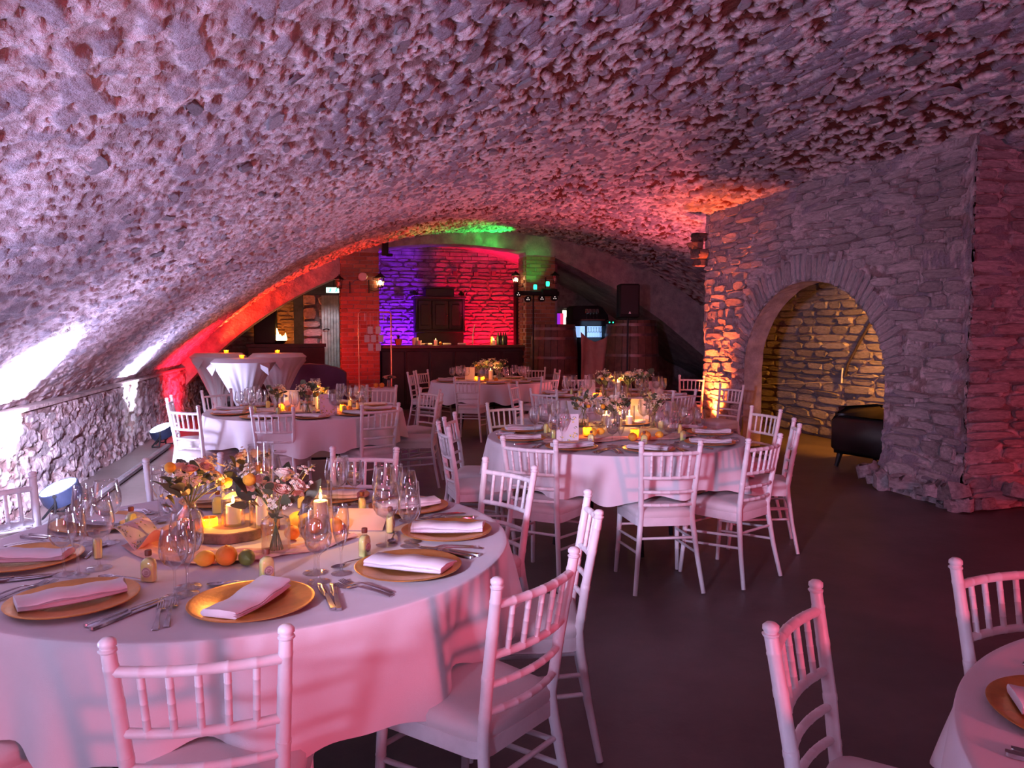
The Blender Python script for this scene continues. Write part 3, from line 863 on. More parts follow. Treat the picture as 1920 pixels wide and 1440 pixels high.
for a in [
 (372.5,1190,T1,'white chair in the foreground, back to camera, before the front left table',G1,88),
 (1009,1057,T1,'white chair angled at the right front of the front left table',G1,128),
 (1112,939,T1,'white chair seen edge-on at the right side of the front left table',G1,167),
 (954.5,867,T1,'white chair at the right rear of the front left table, between two tables',G1,-151),
 (683.5,840,T1,'white chair behind the front left table, right of the candles',G1,-107),
 (345,856,T1,'white chair behind the front left table, hidden partly by flowers',G1,-72),
 (-15,900,T1,'white chair at the left picture edge beside the near floor flood lamp',G1,-38),
 (1258.5,828.5,T2,'white chair facing away, front right of the middle right table, full view',G2,83),
 (991.5,822.5,T2,'white chair at the front left of the middle right table, back to camera',G2,48),
 (1434,819,T2,'white chair at the right front of the middle right table',G2,117),
 (1494,790,T2,'white chair seen edge-on right of the middle right table',G2,152),
 (1436,765,T2,'white chair at the right rear of the middle right table, near the niche',G2,-172),
 (946,754.5,T2,'white chair behind the left end of the middle right table',G2,-73),
 (831,796,T2,'white chair left of the middle right table, nearer of the bluish pair',G2,3),
 (843,778,T2,'white chair left of the middle right table, farther of the bluish pair',G2,-22),
 (317,744,T3,'white chair edge-on at the far left of the left rear table',G3,4),
 (343,760,T3,'bright white chair at the left front of the left rear table',G3,52),
 (406,731,T3,'white chair behind the left rear table before the red wall',G3,-50),
 (510.5,764,T3,'white chair in front of the left rear table, left of the two',G3,76),
 (713.5,758,T3,'white chair in front of the left rear table, right of the two',G3,112),
 (715.5,722.5,T3,'white chair behind the left rear table before the red box',G3,-110),
 (806.5,729,T3,'white chair behind the right side of the left rear table',G3,-150),
 (825,741,T3,'white chair right of the left rear table, facing left',G3,166),
 (770,697,T4,'white chair left of the farthest table, nearer of two',G4,-22),
 (791,694,T4,'pinkish chair left of the farthest table, before the bar',G4,-40),
 (875,708,T4,'white chair before the farthest table, back to camera',G4,66),
  (1003.5,688.5,T4,'white chair beyond the farthest table, against the dark cask',G4,-110),
 (1045,693,T4,'white chair edge-on between farthest table and draped cloth',G4,176),
 (962,718,T5,'white chair left of the table before the pier, seen edge-on',G5,-30),
 (1078,705,T5,'white chair behind the left of the table before the pier',G5,-78),
 (1019,730,T5,'white chair at the left front of the table before the pier',G5,38),
 (1128.5,736,T5,'white chair behind the middle right centrepiece, mostly hidden',G5,75),
 (1297,704,T5,'white chair beyond the table before the pier, against the dark',G5,-128),
 (1284,732,T5,'white chair in front of the table before the pier, right side',G5,112),
 (1372,721,T5,'white chair beside the glowing red flood light at the pier',G5,-160),
 (1491,1130,T6,'white chair in the right foreground, back seen from the side',G6,-50)]:
    chair(a[0], a[1], a[2], a[3], a[4], a[5])
chair(0, 0, T6, 'white chair behind the cropped corner table at the right edge', G6, -87, (1.84, 1.73))
chair(0, 0, T4, 'white chair at the right front of the farthest table', G4, 121, (3.08, 10.42))
chair(0, 0, T1, 'white chair at the bottom left corner, only its seat showing', G1, 43, (-1.16, 1.98))

# ------------------------------------------------------------------ round tables and cloths
def cloth_mesh(seed, R=.92, drop=.275, folds=13, zt=.76):
    r = random.Random(seed); n = 288
    ph = [r.uniform(0, 2*pi) for _ in range(6)]
    def wave(a):
        return (math.sin(folds*a+ph[0]+.8*math.sin(3*a+ph[1]))*.6 + math.sin((folds//2)*a+ph[2])*.45 + .3*math.sin((folds*2-3)*a+ph[3]))
    rings = []
    for k, rr in enumerate((0.001, .25, .5, .75, .88)): rings.append([(rr*R*math.cos(2*pi*i/n), rr*R*math.sin(2*pi*i/n), zt) for i in range(n)])
    for rr, dz in ((.980, 0), (.9965, -.0004), (1.0, -.0025), (1.001, -.009)): rings.append([(rr*R*math.cos(2*pi*i/n), rr*R*math.sin(2*pi*i/n), zt+dz) for i in range(n)])
    m = 14
    for k in range(1, m+1):
        t = k/m; ring = []
        for i in range(n):
            a = 2*pi*i/n; w = wave(a)
            rad = R + .002 + t**.9*(.030 + .054*w)
            z = zt-.010 - (drop-.01)*t*(1 + .16*w*.6*t + .05*math.sin(2*a+ph[4]))
            ring.append((rad*math.cos(a), rad*math.sin(a), z))
        rings.append(ring)
    mb = MB(); vs = [v for rg in rings for v in rg]; fs = []
    for k in range(len(rings)-1):
        for i in range(n): j = (i+1) % n; fs.append((k*n+i, (k+1)*n+i, (k+1)*n+j, k*n+j))
    fs.append(tuple(range(n)))
    mb._add(vs, fs)
    return mb.mesh('tablecloth', 'cloth', True, 70)
TT = {'T1': (T1, 'front left table', 3), 'T2': (T2, 'middle right table', 8), 'T3': (T3, 'left rear table', 5), 'T4': (T4, 'farthest table', 12), 'T5': (T5, 'table before the pier', 20), 'T6': (T6, 'cropped corner table', 31)}
mbt = MB(); mbt.prism([(.90*math.cos(2*pi*i/48), .90*math.sin(2*pi*i/48)) for i in range(48)], .725, .752); top_me = mbt.mesh('tabletop', 'cutwood')
leg_mes = []
for i in range(4):
    mb = MB(); a = pi/4+i*pi/2; c, s = math.cos(a), math.sin(a)
    mb.tube([(c*.30, s*.30, .725), (c*.42, s*.42, .35), (c*.46, s*.46, .0)], .016, 8)
    leg_mes.append(mb.mesh('leg', 'blacksteel'))
mb = MB(); mb.tube([(.42,0,.34),(0,.42,.34),(-.42,0,.34),(0,-.42,.34),(.42,0,.34)], .012, 6); ring_me = mb.mesh('leg_brace', 'blacksteel')
for k, ((cx, cy), nm, sd) in TT.items():
    t = thing('round_table', 'round folding table with black legs, the '+nm, 'table', (cx, cy, 0), sd*.3, 'round banquet tables')
    ob('tabletop', top_me, t); ob('leg_brace', ring_me, t, rot=(0,0,pi/4))
    for l in leg_mes: ob('leg', l, t)
    thing('tablecloth', 'white round tablecloth hanging in folds over the '+nm, 'tablecloth', (cx, cy, 0), 0, 'white round tablecloths', cloth_mesh(sd, drop=(.285 if k == 'T1' else .265)))

# ------------------------------------------------------------------ tableware
ZC = .762
mb = MB(); mb.lathe([(0.0005,.004),(.085,.004),(.092,.006),(.100,.010),(.158,.016),(.165,.0175),(.168,.0165),(.166,.013),(.105,.004),(.095,0.0),(.0005,0.0)], 64)
PLATE = mb.mesh('charger_plate', 'gold', True, 40)
def napkin_mesh(seed):
    r = random.Random(seed); mb = MB(); L = .262; Wd = .108
    # profile of a folded cloth: rounded fold on one long side, three leaves on the other
    prof = [(-Wd/2, .004), (-Wd/2+.004, 0), (Wd/2-.006, 0), (Wd/2, .006), (Wd/2-.001, .014), (Wd/2-.008, .021), (0, .024), (-Wd/2+.006, .0215), (-Wd/2+.002, .016), (-Wd/2+.012, .0145), (-Wd/2, .0125), (-Wd/2+.012, .0085)]
    n = len(prof); vs = []; fs = []; m = 14; b1 = r.uniform(-.008,.008); b2 = r.uniform(-.004,.005)
    for k in range(m):
        t = k/(m-1)*2-1
        for x, z in prof:
            fl = (.004*math.sin(3*t+seed)+.002*math.sin(8*t+seed*2)) if z > .01 else 0
            sk = b1*t*t
            vs.append((t*L/2 + (.012 if x > 0 and z > .01 else 0)*(1 if t > .9 else 0), x*(1+.10*b2*100*t*.1)+sk, z + fl + .004*(t*t)))
    for k in range(m-1):
        for i in range(n): j = (i+1) % n; fs.append((k*n+i, k*n+j, (k+1)*n+j, (k+1)*n+i))
    fs.append(tuple(reversed(range(n)))); fs.append(tuple(range((m-1)*n, m*n)))
    mb._add(vs, [tuple(reversed(f)) for f in fs]); return mb.mesh('napkin', 'napkin', True, 55)
NAP = [napkin_mesh(s) for s in range(5)]
def flat(outl, z0, z1, curve):
    mb = MB(); n = len(outl)
    vs = [(x, y, z0+curve(x)) for x, y in outl] + [(x, y, z1+curve(x)) for x, y in outl]
    return vs
def strip_mesh(mb, secs, th=.002):
    """secs: (x, halfwidth, z, yoff)"""
    vs = []; fs = []
    for x, w, z, yo in secs: vs += [(x, yo-w, z), (x, yo+w, z), (x, yo+w*.8, z+th), (x, yo-w*.8, z+th)]
    for k in range(len(secs)-1):
        for i in range(4): j = (i+1) % 4; fs.append((k*4+i, (k+1)*4+i, (k+1)*4+j, k*4+j))
    fs.append((0,1,2,3)); m = len(secs)-1; fs.append((m*4+3, m*4+2, m*4+1, m*4))
    mb._add(vs, fs)
def fork_mesh():
    mb = MB(); strip_mesh(mb, [(-.10,.008,0,0),(-.096,.0095,.001,0),(-.05,.006,.006,0),(.02,.0035,.011,0),(.035,.006,.008,0),(.044,.0115,.004,0),(.054,.0125,.002,0)], .0022)
    for k in range(4): strip_mesh(mb, [(.052,.0021,.002,-.0096+.0064*k),(.075,.0019,.002,-.0096+.0064*k),(.098,.0010,.008,-.0092+.0061*k)], .0017)
    return mb.mesh('fork', 'steel', True, 40)
def knife_mesh():
    mb = MB(); strip_mesh(mb, [(-.115,.006,.001,0),(-.11,.009,0,0),(-.06,.0085,0,0),(-.005,.0065,.001,0),(.005,.005,.002,0)], .007)
    strip_mesh(mb, [(.0,.0065,.003,0),(.03,.0095,.003,.001),(.08,.0095,.003,.001),(.108,.006,.003,.003),(.118,.001,.003,.006)], .0014)
    return mb.mesh('knife', 'steel', True, 40)
def spoon_mesh():
    mb = MB(); strip_mesh(mb, [(-.085,.006,0,0),(-.08,.008,.001,0),(-.03,.004,.006,0),(.025,.003,.009,0),(.04,.005,.006,0)], .002)
    vs = []; fs = []; n = 14
    for k, (q, z) in enumerate(((1,.007),(.8,.003),(.5,.001),(.05,0.0))):
        for i in range(n): a = 2*pi*i/n; vs.append((.062+.026*q*math.cos(a), .0165*q*math.sin(a), z))
    for k in range(3):
        for i in range(n): j = (i+1) % n; fs.append((k*n+i, k*n+j, (k+1)*n+j, (k+1)*n+i))
    mb._add(vs, fs); return mb.mesh('spoon', 'steel', True, 60)
FORK, KNIFE, SPOON = fork_mesh(), knife_mesh(), spoon_mesh()
def glass_mesh(nm, foot, stemtop, prof, t=.0011, n=24):
    outer = [(.0005, .0), (foot, .0), (foot, .0012), (foot*.5, .004), (.006, .009), (.0036, .02), (.0033, stemtop-.012), (.006, stemtop-.003)] + prof
    inner = [(max(r-t, .0006), z+ (.0015 if k == 0 else 0)) for k, (r, z) in enumerate(prof)]
    mb = MB(); mb.lathe(outer + [(prof[-1][0]-t*.5, prof[-1][1]+.0008)] + list(reversed(inner)) + [(.0005, prof[0][1]+.002)], n)
    return mb.mesh(nm, 'glass', True, 60)
WINE = glass_mesh('wine_glass', .034, .085, [(.012,.088),(.028,.098),(.038,.116),(.0405,.134),(.039,.158),(.035,.180),(.0315,.198)])
BIG = glass_mesh('large_wine_glass', .038, .095, [(.014,.098),(.034,.110),(.046,.132),(.049,.150),(.047,.178),(.042,.205),(.038,.224)])
FLUTE = glass_mesh('flute_glass', .032, .082, [(.008,.085),(.017,.100),(.024,.125),(.0265,.155),(.0255,.185),(.0235,.215)])
# flask bottle of yellow liqueur
def flask_meshes():
    mb = MB(); o = []
    def ring(w, d, z, m=5):
        pts = []
        for sx, sy in ((1,1),(-1,1),(-1,-1),(1,-1)):
            c = min(w, d)*.55
            for q in range(3):
                a = math.atan2(sy, sx) + (-.6, 0, .6)[q]
                pts.append((sx*(w-c)+c*math.cos(a)*1.0, sy*(d-c)+c*math.sin(a), z))
        return pts
    rings = [ring(.0215,.0125,0), ring(.0225,.0135,.004), ring(.0225,.0135,.052), ring(.019,.0125,.063), ring(.010,.010,.070), ring(.0075,.0075,.072), ring(.0075,.0075,.082)]
    n = 12; vs = [v for r_ in rings for v in r_]; fs = []
    for k in range(len(rings)-1):
        for i in range(n): j = (i+1) % n; fs.append((k*n+i, k*n+j, (k+1)*n+j, (k+1)*n+i))
    fs.append(tuple(reversed(range(n)))); fs.append(tuple(range((len(rings)-1)*n, len(rings)*n)))
    mb._add(vs, fs); g = mb.mesh('flask', 'flaskglass', True, 50)
    mb = MB(); mb._add([(x*.93, y*.9, .002+z*.965) for x, y, z in vs[:5*n]], fs[:4*n] + [tuple(reversed(range(n))), tuple(range(4*n, 5*n))]); l = mb.mesh('liqueur', 'limon', True, 50)
    mb = MB(); mb.lathe([(.0095,0),(.0100,.002),(.0100,.014),(.0090,.016)], 12, (0,0,.079)); c = mb.mesh('cap', 'cap')
    mb = MB(); mb.T = Matrix.Rotation(pi/2, 4, 'X'); mb.lathe([(.0155,0),(.0155,.0005)], 20, (0,.030,.0138)); lb = mb.mesh('label', 'label')
    mb = MB(); mb.T = Matrix.Rotation(pi/2, 4, 'X')
    mb.lathe([(.0128,.0006),(.0128,.0009),(.0118,.0009),(.0118,.0006)], 20, (0,.030,.0138), True)
    for k in range(3): mb.box((0,.026+.004*k,.0149), (.014-.004*abs(k-1),.0012,.0004))
    lp = mb.mesh('label_print', 'cap')
    return g, l, c, lb, lp
FLASK = flask_meshes()
def local(c, a, r, t=0.0):
    return (c[0]+r*math.cos(a)-t*math.sin(a), c[1]+r*math.sin(a)+t*math.cos(a))
CLK = ['three', 'two', 'one', 'twelve', 'eleven', 'ten', 'nine', 'eight', 'seven', 'six', 'five', 'four']
def clock(a):
    # hour on the table face as seen in the photograph, six o'clock nearest the camera
    deg = (math.degrees(a) + math.degrees(YAW)) % 360
    return CLK[int(round(deg/30)) % 12] + " o'clock"
TALLY = {}
def uniq(lbl):
    return lbl
def setting(key, deg, full=2, nap=None, nojit=False, rr=.70, glasses=True, bottle=True):
    (c, nm, _) = TT[key]; r = random.Random(int(deg*7+1000)*3+len(nm)+ord(key[1]))
    a = math.radians(deg); ck = clock(a)
    if (key, ck) in TALLY: ck = 'second ' + ck
    TALLY[(key, ck)] = 1; pl = 'at the %s place of the %s' % (ck, nm)
    x, y = local(c, a, rr)
    thing('charger_plate', 'round gold charger plate '+pl, 'plate', (x, y, ZC), r.uniform(0,6), 'gold charger plates', PLATE)
    nr = math.radians(nap) if nap is not None else a + pi + r.uniform(-.9, .9)
    off = Vector((r.uniform(-.012,.012), r.uniform(-.02,.0)))
    thing('napkin', 'folded pale napkin '+pl, 'napkin', (x+off.x, y+off.y, ZC+.0125), nr, 'folded napkins on the plates', r.choice(NAP))
    if full >= 2:
        inn = a + pi
        for k, t in enumerate((-.205, -.232)):
            p = local(c, a, rr+.0+k*.012, t)
            thing('fork', ('inner' if k == 0 else 'outer')+' fork '+pl, 'fork', (p[0], p[1], ZC), inn+r.uniform(-.09,.09), 'steel forks', FORK)
        for k, t in enumerate((.200, .224)):
            p = local(c, a, rr+k*.008, t)
            thing('table_knife', ('inner' if k == 0 else 'outer')+' knife '+pl, 'knife', (p[0], p[1], ZC), inn+r.uniform(-.08,.08), 'steel table knives', KNIFE)
        p = local(c, a, rr-.195, -.04)
        thing('dessert_spoon', 'small spoon '+pl, 'spoon', (p[0], p[1], ZC), a-pi/2+r.uniform(-.3,.3), 'dessert spoons', SPOON)
    if glasses:
        for me, da, rd, lab in ((WINE, 20, .59, 'tulip wine glass '), (FLUTE, 26, .575, 'slim flute glass '), (BIG, 21.5, .505, 'large wine glass ')):
            b = math.radians(deg+da+r.uniform(-2,2)); q = local(c, b, rd+r.uniform(-.012,.012))
            thing(me.name.split('.')[0], lab+pl, 'glass', (q[0], q[1], ZC), 0, 'stemmed glasses', me)
    if bottle:
        q = local(c, a+math.radians(5), rr-.205+r.uniform(-.01,.01), .0)
        t = thing('flask_bottle', 'small flask of yellow liqueur '+pl, 'bottle', (q[0], q[1], ZC), a+pi/2+r.uniform(-.5,.5), 'flasks of yellow liqueur')
        for nme, me in zip(('flask', 'liqueur', 'cap', 'label', 'label_print'), FLASK): ob(nme, me, t)
for deg, nap in ((-85, 62), (-127, 25), (-172, -6), (-43, -32), (-6, -12), (31, 16), (66, -20), (106, 10), (149, -30)): setting('T1', deg, 2, nap, rr=.70)
t2a = []
for px, py, nap in ((970,805,-12),(983,824,-8),(1087,836,10),(1203,839,-40),(1316,831,-18),(1358,813,-14)):
    p = P(px, py, ZC); t2a.append((math.degrees(math.atan2(p.y-T2[1], p.x-T2[0])), nap))
for deg, nap in t2a + [(20, -10), (60, 0), (100, 10), (145, 0)]: setting('T2', deg, 2, nap, rr=.71)
for deg in (-160, -122, -85, -50, -12, 25, 62, 98, 134, 170): setting('T3', deg, 1, (-13.6 if deg > 100 or deg < -150 else None))
for deg in (-170, -134, -98, -62, -26, 10, 46, 82, 118, 154): setting('T5', deg, 1, -13)
for deg in (-170, -134, -98, -62, -26, 10, 46, 82, 118, 154): setting('T4', deg, 1, -13, bottle=False)
setting('T6', 131, 2, -32, rr=.70, glasses=False, bottle=False)
setting('T6', 92, 1, 10, rr=.70, glasses=False, bottle=False)

# ------------------------------------------------------------------ candles, fruit, flowers
def hurricane(px, py, h, r, cr, chh, tab, where, lit=True, z=ZC, power=1.3):
    p = P(px, py, z)
    mb = MB(); mb.lathe([(.0005,.0),(r,.0),(r,h),(r-.002,h),(r-.002,.006),(.0005,.006)], 32)
    thing('hurricane_glass', 'clear glass cylinder around the %s on the %s' % (where, tab), 'candle holder', (p.x, p.y, z), 0, 'glass candle cylinders', mb.mesh('hurricane_glass', 'glass', True, 40))
    candle(p.x, p.y, z+.006, cr, chh, tab, where, lit, power)
def candle(x, y, z, cr, chh, tab, where, lit=True, power=1.3):
    t = thing('pillar_candle', 'lit %s, cream wax, on the %s' % (where, tab), 'candle', (x, y, z), 0, 'lit cream candles')
    mb = MB(); mb.lathe([(.0005,0),(cr,0),(cr,chh-.003),(cr-.003,chh),(cr*.6,chh-.003),(.0005,chh-.004)], 24); ob('wax', mb.mesh('wax', 'wax', True, 40), t)
    mb = MB(); mb.tube([(0,0,chh-.005),(.001,0,chh+.006)], .0008, 5); ob('wick', mb.mesh('wick', 'wick'), t)
    mb = MB(); mb.lathe([(.0004,0),(.0040,.004),(.0062,.010),(.0052,.017),(.0026,.024),(.0004,.029)], 10, (0,0,chh+.002)); ob('flame', mb.mesh('flame', 'flame', True, 60), t)
    l = lamp('candle_light', 'POINT', (0, 0, chh+.036), power*1.3, (1.0, .42, .10), size=.0008, parent=t)
def tealight(px, py, tab, where, z=ZC, power=.7):
    p = P(px, py, z)
    t = thing('tealight_holder', 'small amber glass tealight %s on the %s' % (where, tab), 'candle holder', (p.x, p.y, z), 0, 'amber tealight glasses')
    mb = MB(); mb.lathe([(.0005,0),(.024,0),(.030,.01),(.031,.055),(.028,.066),(.026,.066),(.028,.055),(.027,.011),(.0005,.006)], 20); ob('cup', mb.mesh('cup', 'amberglass', True, 50), t)
    mb = MB(); mb.lathe([(.0005,.008),(.018,.008),(.018,.022),(.0005,.022)], 14); ob('wax', mb.mesh('wax', 'wax'), t)
    mb = MB(); mb.lathe([(.0004,.022),(.0045,.029),(.0035,.040),(.0004,.050)], 8); ob('flame', mb.mesh('flame', 'flame', True, 60), t)
    lamp('candle_light', 'POINT', (0, 0, .056), power*1.3, (1.0, .42, .10), size=.0008, parent=t)
def fruit(px, py, kind, r, tab, where, z=ZC, rot=0.0):
    p = P(px, py, z); m = {'orange': 'orange', 'lemon': 'lemon', 'lime': 'lime'}[kind]
    mb = MB()
    if kind == 'orange': mb.sphere((0,0,0), r, 20, 14, (1,1,.94)); mb.lathe([(.004,0),(.005,.002),(.001,.003)], 8, (0,0,r*.93)); hz = r*.94
    else:
        mb.T = Matrix.Rotation(pi/2, 4, 'Y'); L = 1.22
        mb.lathe([(.0006,-r*L*1.14),(r*.13,-r*L*1.10),(r*.22,-r*L*.98),(r*.60,-r*L*.78),(r*.88,-r*L*.45),(r,0),(r*.88,r*L*.45),(r*.60,r*L*.78),(r*.22,r*L*.98),(r*.13,r*L*1.08),(.0006,r*L*1.12)], 18); hz = r
    thing(kind, '%s %s on the %s' % ({'orange': 'round orange', 'lemon': 'yellow lemon', 'lime': 'dark green lime'}[kind], where, tab), kind, (p.x, p.y, z+hz), rot, 'citrus fruit on the tables', mb.mesh(kind, m, True, 70))
def rose_mesh(seed, m, r=.03):
    rr = random.Random(seed); mb = MB()
    for ring, (n, rad, hgt, op) in enumerate(((3, .28, 1.05, .02), (4, .48, 1.05, .08), (5, .70, .98, .18), (5, .88, .88, .34), (6, 1.0, .72, .60))):
        for k in range(n):
            a = 2*pi*(k+.3*ring+rr.uniform(-.1,.1))/n; vs = []; fs = []; nu, nv = 5, 4; wd = 1.25*rad
            for j in range(nv):
                v = j/(nv-1)
                for i in range(nu):
                    u = i/(nu-1)*2-1
                    an = a + u*(1.3 if ring < 2 else 1.0)
                    ro = r*(rad*(.30+.70*math.sin(v*pi*.5)) + op*.28*v*v)
                    z = r*(hgt*v*1.1 - .10*abs(u)*v - .3)
                    if v > .9: ro += r*.10*op; z -= r*.06
                    vs.append((ro*math.cos(an), ro*math.sin(an), z))
            for j in range(nv-1):
                for i in range(nu-1): fs.append((j*nu+i, j*nu+i+1, (j+1)*nu+i+1, (j+1)*nu+i))
            mb._add(vs, fs)
    mb.sphere((0,0,-r*.2), r*.42, 8, 6)
    return mb.mesh('rose_bloom', m, True, 80)
def leaf_mesh(seed, L=.06, w=.022):
    mb = MB(); vs = []; fs = []; n = 6
    for k in range(n):
        t = k/(n-1); ww = w*math.sin(pi*min(1, t*.96+.04))**.8; z = .25*L*math.sin(t*2)*.6
        vs += [(-ww, t*L, z+.2*ww), (0, t*L, z), (ww, t*L, z+.2*ww)]
    for k in range(n-1):
        fs += [(3*k, 3*k+1, 3*k+4, 3*k+3), (3*k+1, 3*k+2, 3*k+5, 3*k+4)]
    m = len(vs); mb._add(vs, fs)
    return mb.mesh('leaf', 'leaf', True, 60)
ROSE = {'rosep': [rose_mesh(s, 'rosep') for s in (1, 2)], 'rosew': [rose_mesh(s, 'rosew') for s in (3, 4)]}
LEAF = [leaf_mesh(1), leaf_mesh(2, .05, .018), leaf_mesh(3, .075, .014), leaf_mesh(4, .04, .019)]
mb = MB(); mb.sphere((0,0,0), .0155, 14, 10); CRA = mb.mesh('button_flower', 'craspedia', True, 80)
def blossom_mesh(seed):
    r = random.Random(seed); mb = MB()
    for k in range(14):
        c = Vector((r.gauss(0,.016), r.gauss(0,.016), r.gauss(0,.009)))
        for q in range(5):
            a = 2*pi*q/5; mb.sphere(c+Vector((.0038*math.cos(a), .0038*math.sin(a), 0)), .0028, 5, 4, (1,1,.5))
        mb.sphere(c+Vector((0,0,.001)), .0022, 5, 4)
    return mb.mesh('small_blossoms', 'daisy', True, 80)
BLOS = [blossom_mesh(1), blossom_mesh(2)]
VASE = {}
def vase_mesh(kind):
    mb = MB()
    if kind == 'bottle': prof = [(.0005,0),(.034,0),(.038,.006),(.038,.060),(.034,.075),(.020,.092),(.018,.105),(.021,.112)]
    elif kind == 'square': prof = [(.0005,0),(.036,0),(.039,.004),(.041,.080),(.038,.090),(.022,.098),(.020,.112),(.024,.118)]
    else: prof = [(.0005,0),(.028,0),(.030,.005),(.031,.110),(.031,.118)]
    inner = [(max(r-.002, .0006), z+(.004 if k < 2 else 0)) for k, (r, z) in enumerate(prof)]
    mb.lathe(prof + list(reversed(inner)), 20 if kind != 'square' else 8)
    return mb.mesh('vase_glass', 'glass', True, 50)
for k in ('bottle', 'square', 'tube'): VASE[k] = vase_mesh(k)
def bouquet(px, py, seed, kind, tab, where, size=1.0, n_rose=4, n_leaf=12, n_bl=4, n_cr=3, z=ZC, spread=1.0, lean=(0,0), detail=True):
    p = P(px, py, z); r = random.Random(seed)
    t = thing('flower_vase', 'vase of peach flowers %s on the %s' % (where, tab), 'vase of flowers', (p.x, p.y, z), r.uniform(-.5,.5), 'small flower vases')
    t.scale = (size,)*3
    ob('vase_glass', VASE[kind], t)
    mb = MB(); tips = []
    n_rose = int(n_rose*1.9+.5); n_bl = int(n_bl*1.5); n_leaf = int(n_leaf*1.9); N = n_rose+n_bl+n_cr
    for k in range(N):
        a = 2*pi*(k*.618)+r.uniform(-.3,.3); rad = .085*spread*math.sqrt((k+.6)/N)
        hz = r.uniform(.17,.235) if k < n_rose else r.uniform(.175,.27)
        tip = Vector((rad*math.cos(a)+lean[0], rad*math.sin(a)+lean[1], hz - rad*.5)); tips.append(tip)
        base = Vector((-.018*math.cos(a), -.018*math.sin(a), .008)); neck = Vector((.008*math.cos(a), .008*math.sin(a), .105))
        mb.tube([base, neck, neck.lerp(tip, .5)+Vector((0,0,.008)), tip], [.0016,.0015,.0013,.001], 5)
    ob('stems', mb.mesh('stems', 'stem', True, 60), t)
    for k, tip in enumerate(tips):
        d = (tip-Vector((0,0,.10))).normalized(); rot = d.to_track_quat('Z', 'Y').to_euler()
        if k < n_rose:
            s = r.uniform(.55,.85); ob('rose_bloom', r.choice(ROSE['rosep' if k % 2 else 'rosew']), t, tip, rot, (s,)*3)
        elif k < n_rose+n_bl: ob('small_blossoms', r.choice(BLOS), t, tip, rot)
        else: ob('button_flower', CRA, t, tip, rot, (r.uniform(.8,1.1),)*3)
    for k in range(n_leaf):
        a = r.uniform(0, 2*pi); rad = r.uniform(.015,.075)*spread
        pos = Vector((rad*math.cos(a)+lean[0]*.7, rad*math.sin(a)+lean[1]*.7, r.uniform(.125,.21)-rad*.3))
        d = Vector((math.cos(a)*r.uniform(.5,1.3), math.sin(a)*r.uniform(.5,1.3), r.uniform(.1,.9))).normalized()
        q = d.to_track_quat('Y', 'Z') @ Matrix.Rotation(r.uniform(-1,1), 3, 'Y').to_quaternion()
        ob('leaf', r.choice(LEAF), t, pos, q.to_euler(), (r.uniform(.6,1.1),)*3)
    return t
tb = 'front left table'
# wood slice
p = P(432, 1005, ZC); r = random.Random(4)
t = thing('wood_slice', 'flat round slice of a log under the candles, front left table', 'wood slice', (p.x, p.y+.06, ZC))
o = [((.165+.008*math.sin(3*a)+.004*math.sin(11*a))*math.cos(a), (.165+.008*math.sin(3*a)+.004*math.sin(11*a))*math.sin(a)) for a in [2*pi*i/40 for i in range(40)]]
mb = MB(); mb.prism(o, 0, .034); ob('bark', mb.mesh('bark', 'bark'), t)
mb = MB(); mb.prism([(x*.965, y*.965) for x, y in o], .030, .036); ob('cut_face', mb.mesh('cut_face', 'cutwood'), t)
ZW = ZC+.037
hurricane(438, 983, .150, .042, .026, .070, tb, 'short candle on the log slice', z=ZW)
hurricane(492, 985, .300, .046, .022, .150, tb, 'tall candle beside the rose vase', z=ZW, power=.6)
hurricane(602, 995, .185, .043, .026, .110, tb, 'candle behind the oranges')
tealight(393, 1003, tb, 'left of the log slice')
bouquet(358, 1010, 5, 'bottle', tb, 'left of the candles', 1.25, 3, 20, 5, 2, spread=1.1, lean=(.02,.0))
bouquet(518, 1035, 14, 'square', tb, 'right of the candles', 1.28, 5, 16, 5, 3, spread=1.15, lean=(.0,.01))
bouquet(470, 950, 25, 'tube', tb, 'behind the tall candle', 1.05, 3, 8, 3, 1)
for a in ((425,1060,'orange',.034,'nearest the camera'),(385,1062,'lemon',.026,'left of the nearest orange'),(463,1060,'lime',.026,'right of the nearest orange'),(560,990,'lemon',.033,'behind the square vase'),
          (590,1000,'orange',.030,'in front of the far candle'),(548,1012,'orange',.028,'against the square vase'),(628,1000,'orange',.031,'right of the far candle')):
    fruit(a[0], a[1], a[2], a[3], tb, a[4], rot=rnd.uniform(0, 3))
# gauze runners lying in ripples on the tables
def gauze(c, pts, w, seed, tab):
    r = random.Random(seed); mb = MB(); vs = []; fs = []; nu = 60; nv = 14
    P3 = [Vector((*q, 0)) for q in pts]
    def cr(t):
        n = len(P3)-1; k = min(int(t*n), n-1); f = t*n-k
        p0 = P3[max(k-1,0)]; p1 = P3[k]; p2 = P3[k+1]; p3 = P3[min(k+2,n)]
        return .5*((2*p1)+(p2-p0)*f+(2*p0-5*p1+4*p2-p3)*f*f+(3*p1-p0-3*p2+p3)*f**3)
    for i in range(nu):
        t = i/(nu-1); p = cr(t); d = (cr(min(1,t+.01))-cr(max(0,t-.01))).normalized(); nrm = Vector((-d.y, d.x, 0))
        for j in range(nv):
            s = j/(nv-1)*2-1; ww = w*(1+.25*math.sin(5*t+seed))
            z = .0045 + .004*(1+math.sin(j*1.9+4*math.sin(t*6+seed)))*.8 + .003*(1+math.sin(t*30+j))
            q = p+nrm*s*ww; vs.append((q.x, q.y, z))
    for i in range(nu-1):
        for j in range(nv-1): fs.append((i*nv+j, (i+1)*nv+j, (i+1)*nv+j+1, i*nv+j+1))
    mb._add(vs, fs)
    thing('gauze_runner', 'rumpled peach gauze runner on the '+tab, 'table runner', (c[0], c[1], ZC-.002), 0, 'peach gauze runners', mb.mesh('gauze_runner', 'gauze', True, 80))
